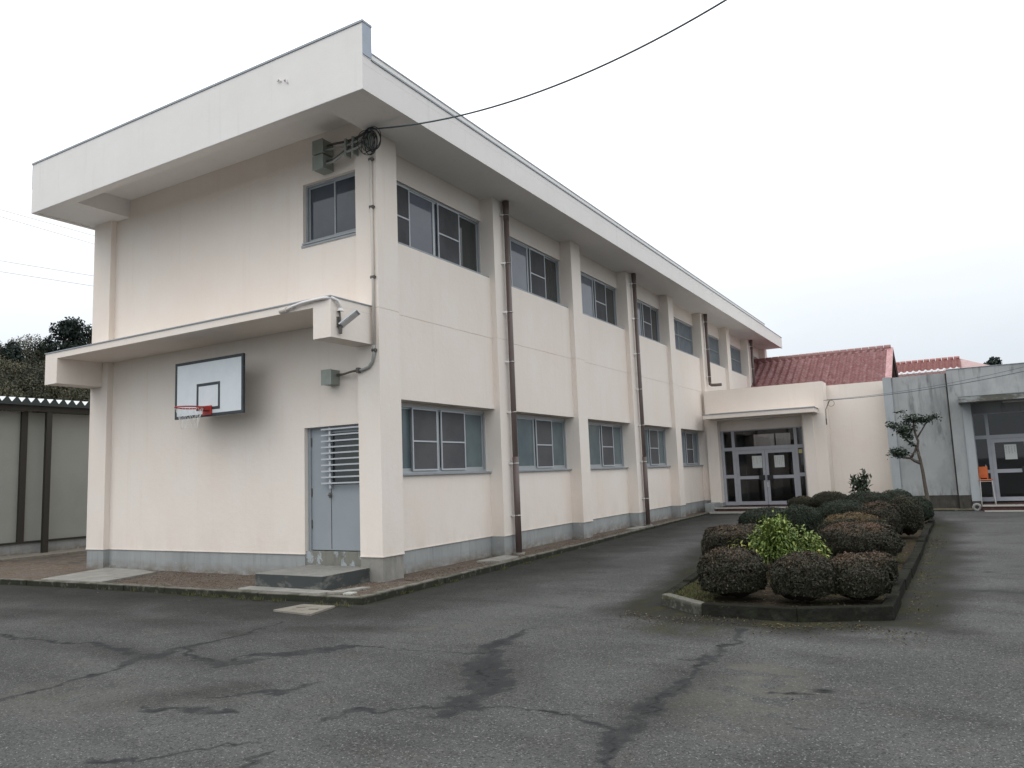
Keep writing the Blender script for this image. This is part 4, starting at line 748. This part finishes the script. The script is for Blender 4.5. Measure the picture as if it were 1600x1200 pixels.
# ================================================================== PLANTS
LRED = leafmat('azalea_leaf_russet', (.013, .015, .010), (.040, .037, .023), (.115, .070, .046))
LGRN = leafmat('azalea_leaf_green', (.010, .016, .011), (.028, .040, .024), (.062, .078, .045))
LMIX = leafmat('azalea_leaf_olive', (.012, .014, .009), (.036, .038, .022), (.11, .075, .035))
def bush(label, x, y, rx, ry, zt, M, n=9000, square=2.6, red=.5, ls=.0145, zb=.025, group='clipped azalea bushes in the island'):
    o = thing('azalea_bush', label, 'bush', (x, y, zb), group); H = zt - zb
    n = int(n * 1.45); th = RNG.uniform(0, 2 * np.pi, n); cz = RNG.uniform(-.55, 1, n); el = np.arcsin(cz)
    def radial(th, el):
        e2 = 2 / square; ce, se = np.cos(el), np.sin(el); ct, st_ = np.cos(th), np.sin(th)
        f = lambda v, p: np.sign(v) * np.abs(v) ** p
        return np.stack([f(ce, e2) * f(ct, .92), f(ce, e2) * f(st_, .92), f(se, e2)], 1)
    U = radial(th, el); lump = 1 + .15 * (fbm(th * 1.6 + x * 7, el * 2.5 + y * 3, 3, 3) - .5) * 2
    cH = H * .50; depth = 1 - np.abs(RNG.normal(0, .035, n)) + (RNG.uniform(0, 1, n) < .05) * RNG.uniform(0, .08, n)
    sc_ = np.array([rx, ry, H - cH])[None]; low = U[:, 2] < 0; S3 = np.repeat(sc_, n, 0); S3[low, 2] = cH * .98
    P = U * S3 * (lump * depth)[:, None]; P[:, 2] += cH + zb; P += np.array([x, y, 0])
    P[:, 2] = np.maximum(P[:, 2], zb + .01)
    Nn = U.copy(); V, F = leaves(P, Nn, ls, .5, .8)
    hN = (P[:, 2] - zb) / H
    tint = np.clip(RNG.beta(2, 3, n) * .75 + red * np.clip(hN - .72, 0, .3) * 3 * fbm(P[:, 0] * 4, P[:, 1] * 4, 91, 3) * 1.5 + .22 * (fbm(P[:, 0] * 6, P[:, 2] * 6, 17, 3) - .5), 0, 1)
    npmesh('foliage', V, F, M, o, tint=tint)
    # solid dark core added inside to block light, in twig brown
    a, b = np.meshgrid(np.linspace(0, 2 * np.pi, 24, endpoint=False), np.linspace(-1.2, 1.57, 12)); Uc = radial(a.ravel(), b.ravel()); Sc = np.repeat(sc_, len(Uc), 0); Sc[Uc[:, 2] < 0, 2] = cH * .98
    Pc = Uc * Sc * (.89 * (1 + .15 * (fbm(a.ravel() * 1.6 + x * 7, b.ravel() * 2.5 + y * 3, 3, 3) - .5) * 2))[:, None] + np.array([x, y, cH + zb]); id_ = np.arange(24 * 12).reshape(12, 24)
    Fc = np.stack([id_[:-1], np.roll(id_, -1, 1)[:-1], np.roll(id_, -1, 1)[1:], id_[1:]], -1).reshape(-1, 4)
    npmesh('light_block_core', Pc, Fc, BUSHCORE, o, smooth=True)
bush('near left clipped bush at the front corner, dark brown green and boxy', 5.30, -.10, .37, .36, .60, LRED, 14000, 2.5, .6)
bush('near middle clipped bush at the front kerb, dark brown and boxy', 6.09, -.12, .335, .33, .56, LRED, 13000, 2.35, .55)
bush('near right clipped bush at the front kerb corner with russet top', 6.62, .10, .33, .33, .53, LRED, 13000, 2.25, .7)
bush('small russet bush half hidden behind the near right bush', 6.66, 1.28, .27, .27, .43, LRED, 8000, 2.4, .7)
bush('wide boxy brown bush on the left side behind the light green shrub', 4.68, 2.62, .52, .48, .66, LRED, 14000, 3.2, .6)
bush('large reddish topped dome in the middle right of the island', 6.26, 3.70, .58, .56, .61, LRED, 15000, 2.2, 1.1)
bush('orange topped dome just behind the large reddish dome', 6.06, 4.90, .56, .54, .69, LMIX, 13000, 2.2, 1.3)
bush('low spreading dark green bush left of the island middle', 4.02, 7.9, .62, .62, .64, LGRN, 13000, 2.2, .2)
bush('dark green bush wedged between the low spreading bush and the blue green dome', 4.86, 6.9, .40, .40, .72, LGRN, 9000, 2.3, .2)
bush('dark blue green dome in the centre of the island', 5.55, 7.75, .55, .52, .77, LGRN, 12000, 2.2, .15)
bush('dome with russet flecks right of the blue green dome', 6.28, 7.0, .40, .44, .76, LRED, 10000, 2.2, .9)
bush('far left low bush closest to the entrance steps', 3.60, 14.6, .42, .40, .60, LMIX, 6000, 2.2, .5)
bush('rounded far bush in front of the right entrance pillar', 4.40, 14.5, .52, .50, .72, LMIX, 7000, 2.2, .3)
bush('broad green dome below the leafy sapling', 5.72, 10.9, .60, .55, .82, LGRN, 10000, 2.2, .1)
bush('tall dark round bush at the right kerb halfway along', 6.66, 7.75, .34, .36, .84, LMIX, 9000, 2.2, .2)
bush('round dark green bush at the right kerb near the trained tree', 6.74, 11.6, .32, .34, .62, LGRN, 7000, 2.2, .2)
bush('dark green bush between the broad dome and the trained tree', 6.25, 12.2, .46, .44, .80, LGRN, 7000, 2.2, .1)
# bright shrub with long leaflets
LNAN = leafmat('nandina_leaf', (.045, .085, .02), (.13, .19, .04), (.32, .36, .09), .5, .4)
LYEL = leafmat('yellow_leaf', (.13, .19, .035), (.30, .34, .07), (.42, .34, .09), .5, .4)
def leafy(name, label, cat, x, y, rx, ry, z0, z1, M, n_st, per_, ls, asp=.22, droop=.6):
    o = thing(name, label, cat, (x, y, z0)); st_ = MB(); Ps, Ns, Ts = [], [], []
    for i in range(n_st):
        a = RNG.uniform(0, 2 * np.pi); r = RNG.uniform(0, 1) ** .6; bx_, by_ = x + .25 * rx * r * math.cos(a), y + .25 * ry * r * math.sin(a); tx, ty = x + rx * r * math.cos(a), y + ry * r * math.sin(a)
        tz = z0 + (z1 - z0) * RNG.uniform(.55, 1.0) * (1 - .35 * r * r); pts_ = [(bx_, by_, z0), ((bx_ + tx) / 2 * .5 + bx_ * .5, (by_ + ty) / 2 * .5 + by_ * .5, z0 + (tz - z0) * .6), (tx, ty, tz)]
        st_.tube(pts_, [.006, .005, .003], 5)
        for j in range(per_):
            f = RNG.uniform(.3, 1.03); p = np.array(pts_[1]) * (1 - f) + np.array(pts_[2]) * f; p += RNG.normal(0, .055, 3); Ps.append(p); d = p - np.array([x, y, z0 + .3]); d /= np.linalg.norm(d) + 1e-6
            d = d * .8 + RNG.normal(0, .5, 3); d[2] -= droop; Ts.append(d / np.linalg.norm(d))
    P, T = np.array(Ps), np.array(Ts); n = len(P); Bn = np.cross(T, np.array([0, 0, 1.]) + RNG.normal(0, .35, (n, 3))); Bn /= np.linalg.norm(Bn, axis=1)[:, None]; s = ls * RNG.uniform(.6, 1.3, (n, 1)); Nn = np.cross(Bn, T)
    V = np.stack([P - T * s, P - T * s * .2 + Bn * s * asp * 1.5 + Nn * s * .15, P + T * s - Nn * s * .2, P - T * s * .2 - Bn * s * asp * 1.5 + Nn * s * .15], 1).reshape(-1, 3)
    st_.build('stem', BARK, o); npmesh('foliage', V, np.arange(4 * n).reshape(n, 4), M, o, tint=np.clip(RNG.beta(2, 2, n) * .8 + .35 * ((P[:, 2] - z0) / (z1 - z0) - .5), 0, 1))
leafy('light_green_shrub', 'bright light green shrub with slender drooping leaves', 'shrub', 5.42, 1.9, .34, .34, .03, .84, LNAN, 70, 95, .034)
leafy('light_green_shrub', 'small light green shoot right beside the larger bright shrub', 'shrub', 5.80, 2.2, .17, .18, .05, .62, LNAN, 22, 50, .034)
leafy('yellow_green_plant', 'low yellow green plant between the front bushes and the reddish dome', 'plant', 6.05, .95, .24, .20, .05, .40, LYEL, 26, 34, .036)
leafy('yellow_green_plant', 'low yellowish leaves peeping over the near left bush', 'plant', 5.25, .55, .22, .12, .05, .62, LYEL, 14, 20, .03)
LSAP = leafmat('sapling_leaf', (.018, .03, .02), (.035, .055, .03), (.06, .085, .05), .4, .5)
leafy('young_sapling', 'dark leafy sapling standing against the cream side wall', 'sapling', 5.08, 16.2, .36, .3, .0, 1.24, LSAP, 13, 26, .085, .26, -.1)
# clipped camellia with bare trunk
tr = thing('trained_tree', 'small trained tree with bare trunk and flat leaf pads before the grey wall', 'tree', (6.86, 15.6, 0))
ty = 15.6
tk = MB().tube([(6.83, ty, -.05), (6.84, ty, .3), (6.80, ty, .75), (6.78, ty, 1.15), (6.74, ty, 1.55), (6.70, ty - .02, 1.75)], [.075, .058, .050, .045, .042, .04], 10)
tk.tube([(6.72, ty, 1.68), (6.70, ty, 1.85), (6.74, ty, 2.05), (6.68, ty, 2.3), (6.66, ty, 2.62)], [.042, .036, .032, .03, .022], 8)
tk.tube([(6.76, ty, 1.42), (6.60, ty, 1.50), (6.50, ty, 1.58), (6.30, ty, 1.60), (6.12, ty, 1.66)], [.05, .045, .035, .022, .012], 8)
tk.tube([(6.50, ty, 1.56), (6.62, ty, 1.75), (6.70, ty, 1.95)], [.035, .03, .025], 8)
tk.tube([(6.70, ty, 1.90), (6.50, ty, 2.05), (6.35, ty, 2.25), (6.2, ty, 2.45)], [.03, .026, .02, .012], 8)
tk.tube([(6.72, ty, 2.15), (6.85, ty, 2.35), (6.98, ty, 2.55), (7.15, ty, 2.66)], [.024, .02, .015, .01], 8)
tk.build('trunk', BARK, tr, smooth=True)
LCAM = leafmat('camellia_leaf', (.012, .022, .016), (.024, .042, .026), (.055, .085, .05), .3, .6)
pads = [(6.25, 1.74, .25, .13, 260), (6.08, 1.80, .10, .06, 50), (6.42, 2.42, .28, .16, 330), (6.12, 2.55, .16, .08, 110), (6.95, 2.66, .27, .10, 280), (7.2, 2.74, .12, .07, 70), (6.62, 2.72, .25, .12, 220), (6.48, 2.2, .14, .10, 110), (6.36, 2.93, .16, .04, 40), (6.58, 1.98, .08, .06, 40)]
Pa = []
for cx, cz_, r1, r2, n in pads:
    n = int(n * 1.9); q = RNG.normal(0, .5, (n, 3)); Pa.append(np.stack([cx + q[:, 0] * r1, ty + q[:, 1] * .25, cz_ + q[:, 2] * r2], 1))
Pa = np.concatenate(Pa); V, F = leaves(Pa, np.tile([0, -.3, 1.], (len(Pa), 1)), .040, .55, .8); npmesh('crown', V, F, LCAM, tr, tint=RNG.beta(2, 3, len(Pa)))
# ------------------------------------------------------------------ distant trees and hill
hx = np.linspace(-150, -55, 40); hy = np.linspace(-40, 130, 60); HX, HY = np.meshgrid(hx, hy); HZ = -1 + np.clip((-58 - HX) / 16, 0, 1) ** 1.2 * (10 + 3 * fbm(HX * .05, HY * .05, 5, 3)) + np.clip((-74 - HX) / 60, 0, 1) * 9
V = np.stack([HX, HY, HZ], -1).reshape(-1, 3); id_ = np.arange(HX.size).reshape(HX.shape)
tag(npmesh('hillside', V, np.stack([id_[:-1, :-1], id_[:-1, 1:], id_[1:, 1:], id_[1:, :-1]], -1).reshape(-1, 4), mat('hill_soil', (.05, .05, .03), .95, .1), smooth=True), 'wooded hillside behind the shed', kind='structure')
LPIN = leafmat('conifer_leaf', (.010, .018, .018), (.022, .034, .028), (.045, .062, .045), .7, .2)
LBAM = leafmat('bamboo_leaf', (.032, .038, .026), (.070, .072, .048), (.135, .120, .078), .7, .2)
LBRN = leafmat('bare_wood_leaf', (.035, .033, .022), (.075, .065, .042), (.13, .11, .075), .8, .1)
def tree(label, x, y, z0, h, r, M, kind='round', n=5000, ls=.22, group=None, cat='tree', cl=26, name='distant_tree'):
    o = thing(name, label, cat, (x, y, z0), group)
    MB().tube([(x, y, z0), (x + .1, y, z0 + h * .5), (x, y, z0 + h * .9)], [.035 * h, .022 * h, .008 * h], 8).build('trunk', BARK, o)
    C_ = []
    for i in range(cl):
        f = RNG.uniform(.25, 1); rr = r * (math.sin(math.pi * min(1, (f - .15) * 1.05)) ** .6 if kind == 'round' else (1.15 - f)) ; a = RNG.uniform(0, 2 * np.pi); q = RNG.uniform(.1, .75)
        C_.append((x + rr * q * math.cos(a), y + rr * q * math.sin(a), z0 + h * f * .93, r * RNG.uniform(.34, .58) * (1.1 - .35 * f)))
    C_ = np.array(C_); w_ = C_[:, 3] ** 2; id_ = RNG.choice(len(C_), n, p=w_ / w_.sum()); d = RNG.normal(size=(n, 3)); d /= np.linalg.norm(d, axis=1)[:, None]
    P = C_[id_, :3] + d * (C_[id_, 3] * RNG.uniform(.55, 1.05, n))[:, None] * np.array([1, 1, .75]); V, F = leaves(P, d, ls, .55, .7); shade = RNG.uniform(-.2, .2, len(C_))[id_]
    npmesh('crown', V, F, M, o, tint=np.clip(RNG.beta(2, 2, n) + shade, 0, 1)); 
    for i in range(8):
        c_ = C_[RNG.integers(len(C_))]; o_ = 1
    m_ = MB()
    for c_ in C_[:10]: m_.tube([(x, y, z0 + h * .35), tuple(c_[:3])], [.012 * h, .004 * h], 5)
    m_.build('branch', BARK, o)
tree('largest dark conifer on the hill crest left of the building', -75, 36.6, 8, 12.8, 2.6, LPIN, 'round', 9000, .17, cl=34)
tree('dark conifer touching the building edge on the hill crest', -75, 39.6, 8, 12.6, 2.4, LPIN, 'round', 8000, .17, cl=32)
tree('pointed dark tree at the far left edge of the picture', -75, 31.2, 8, 10.3, 1.7, LPIN, 'cone', 5000, .17)
tree('small dark pine between the pointed tree and the largest conifer', -75, 34.0, 8, 8.0, 1.5, LPIN, 'round', 5000, .17)
tree('thin pale bare tree next to the pointed tree on the crest', -76, 32.3, 8, 8.0, 1.0, LBRN, 'round', 1400, .12)
P, tn, DN = [], [], []
for i in range(210):
    x_ = RNG.uniform(-79, -62); y_ = RNG.uniform(20, 50); f = (-62 - x_) / 17; r = RNG.uniform(1.1, 2.0); zc = 8.6 + f * 8.0 + RNG.uniform(-.6, .4) - (1.2 if y_ > 46 else 0); n = 1500; d = RNG.normal(size=(n, 3)); d /= np.linalg.norm(d, axis=1)[:, None]
    DN.append(d); P.append(np.array([x_, y_, zc]) + d * r * RNG.uniform(.7, 1.05, (n, 1)) * np.array([1, 1, 1.15])); tn.append(np.clip(RNG.beta(2, 3, n) + RNG.uniform(-.3, .35), 0, 1))
P = np.concatenate(P); tn = np.concatenate(tn); V, F = leaves(P, np.concatenate(DN), .11, .45, .8)
tag(npmesh('hill_woodland', V, F, LBAM, tint=tn), 'brownish green bamboo woodland covering the hillside behind the shed', kind='stuff')
tree('low dark tree beyond the orange red roof on the right', 9.7, 70, 2, 8.0, 1.6, LPIN, 'round', 4000, .17)
tree('rounded dark tree top standing above the grey building roofline', 11.0, 71, 2, 8.7, 1.5, LPIN, 'round', 4000, .17)
tree('last small dark tree disappearing behind the grey roofline', 12.0, 72, 2, 7.6, 1.3, LPIN, 'round', 2500, .17)
for i, (za, zb) in enumerate([(30.98, 30.77), (30.24, 29.8), (25.6, 26.07), (24.47, 24.89)]):
    dz = (zb - za) / 9.8
    tag(MB().tube(catenary((-75, -20, za - dz * 49.6), (-75, 90, zb + dz * 50.5), .3, 20), .022, 6).build('power_line', mat('pale_power_line', (.5, .5, .5), .5) if i == 0 else bpy.data.materials['pale_power_line']),
        ['topmost distant power line left of the building', 'second distant power line from the top left of the building', 'third distant power line from the top left of the building', 'lowest distant power line left of the building'][i], 'power line', 'distant power lines')
# ------------------------------------------------------------------ litter, weeds
LLIT = leafmat('leaf_litter', (.03, .025, .015), (.09, .072, .042), (.21, .17, .10), .8, .1)
n = 4200; px_ = np.concatenate([RNG.uniform(4.2, 7.3, 1100), RNG.uniform(4.6, 6.9, 2500), 7.05 + np.abs(RNG.normal(0, .12, 600))]); py_ = np.concatenate([-.72 - np.abs(RNG.normal(0, .30, 1100)) + .12 * np.sin(px_[:1100] * 5), RNG.uniform(-.5, 6, 2500), RNG.uniform(-.3, 9, 600)])
zz_ = np.where(in_poly(px_, py_, planter_path), .034, gz(py_) + .008); V, F = leaves(np.stack([px_, py_, zz_], 1), np.tile([0, 0, 1.], (n, 1)), .012, .5, .35)
tag(npmesh('leaf_litter', V, F, LLIT, tint=RNG.beta(1.2, 2.2, n)), 'dead leaves scattered around the shrub island', kind='stuff')
n = 320; qx = RNG.uniform(-6, 10, n); qy = RNG.uniform(-6, 14, n); kk = ~in_poly(qx, qy, planter_path) & (qx > np.interp(qy, [-1.4, 17], [.9, .4])) | (qy < -1.6); qx, qy = qx[kk], qy[kk]
V, F = leaves(np.stack([qx, qy, gz(qy) + .012], 1), np.tile([0, 0, 1.], (len(qx), 1)), .014, .5, .35)
tag(npmesh('leaf_litter', V, F, LLIT, tint=RNG.beta(1.5, 1.5, len(qx))), 'stray dead leaves lying here and there on the asphalt yard', kind='stuff')
LGRS = leafmat('grass_blade', (.03, .04, .015), (.075, .085, .03), (.17, .155, .07), .7, .2)
def grass(name, label, n, fx, fy, fz, h):
    x, y = fx(n), fy(n); P = np.stack([x, y, fz(x, y)], 1); a = RNG.uniform(0, 2 * np.pi, n); d = np.stack([np.cos(a), np.sin(a), np.zeros(n)], 1); hh = h * RNG.uniform(.4, 1.2, (n, 1))
    V = np.stack([P - d * .003, P + d * .003, P + np.array([0, 0, 1.]) * hh + np.roll(d, 1, 0) * hh * .5], 1).reshape(-1, 3)
    tag(npmesh(name, V, np.arange(3 * n).reshape(n, 3), LGRS, tint=RNG.uniform(0, 1, n)), label, kind='stuff')
grass('grass', 'thin yellowish grass in the front left corner of the island', 2600, lambda n: RNG.uniform(4.5, 5.1, n), lambda n: RNG.uniform(-.35, 1.2, n), lambda x, y: 0 * x + .025, .045)
grass('grass', 'thin weeds along the building kerb', 1100, lambda n: np.repeat(RNG.uniform(-8, .7, 22), 50) + RNG.normal(0, .05, n), lambda n: np.full(n, 0.) + RNG.normal(0, .02, n) - 1.5 , lambda x, y: 0 * x - .07, .05)
grass('grass', 'green weeds against the long wall side kerb', 700, lambda n: .72 + RNG.normal(0, .02, n), lambda n: np.repeat(RNG.uniform(-1.2, 6, 14), 50) + RNG.normal(0, .05, n), lambda x, y: 0 * x - .07, .04)
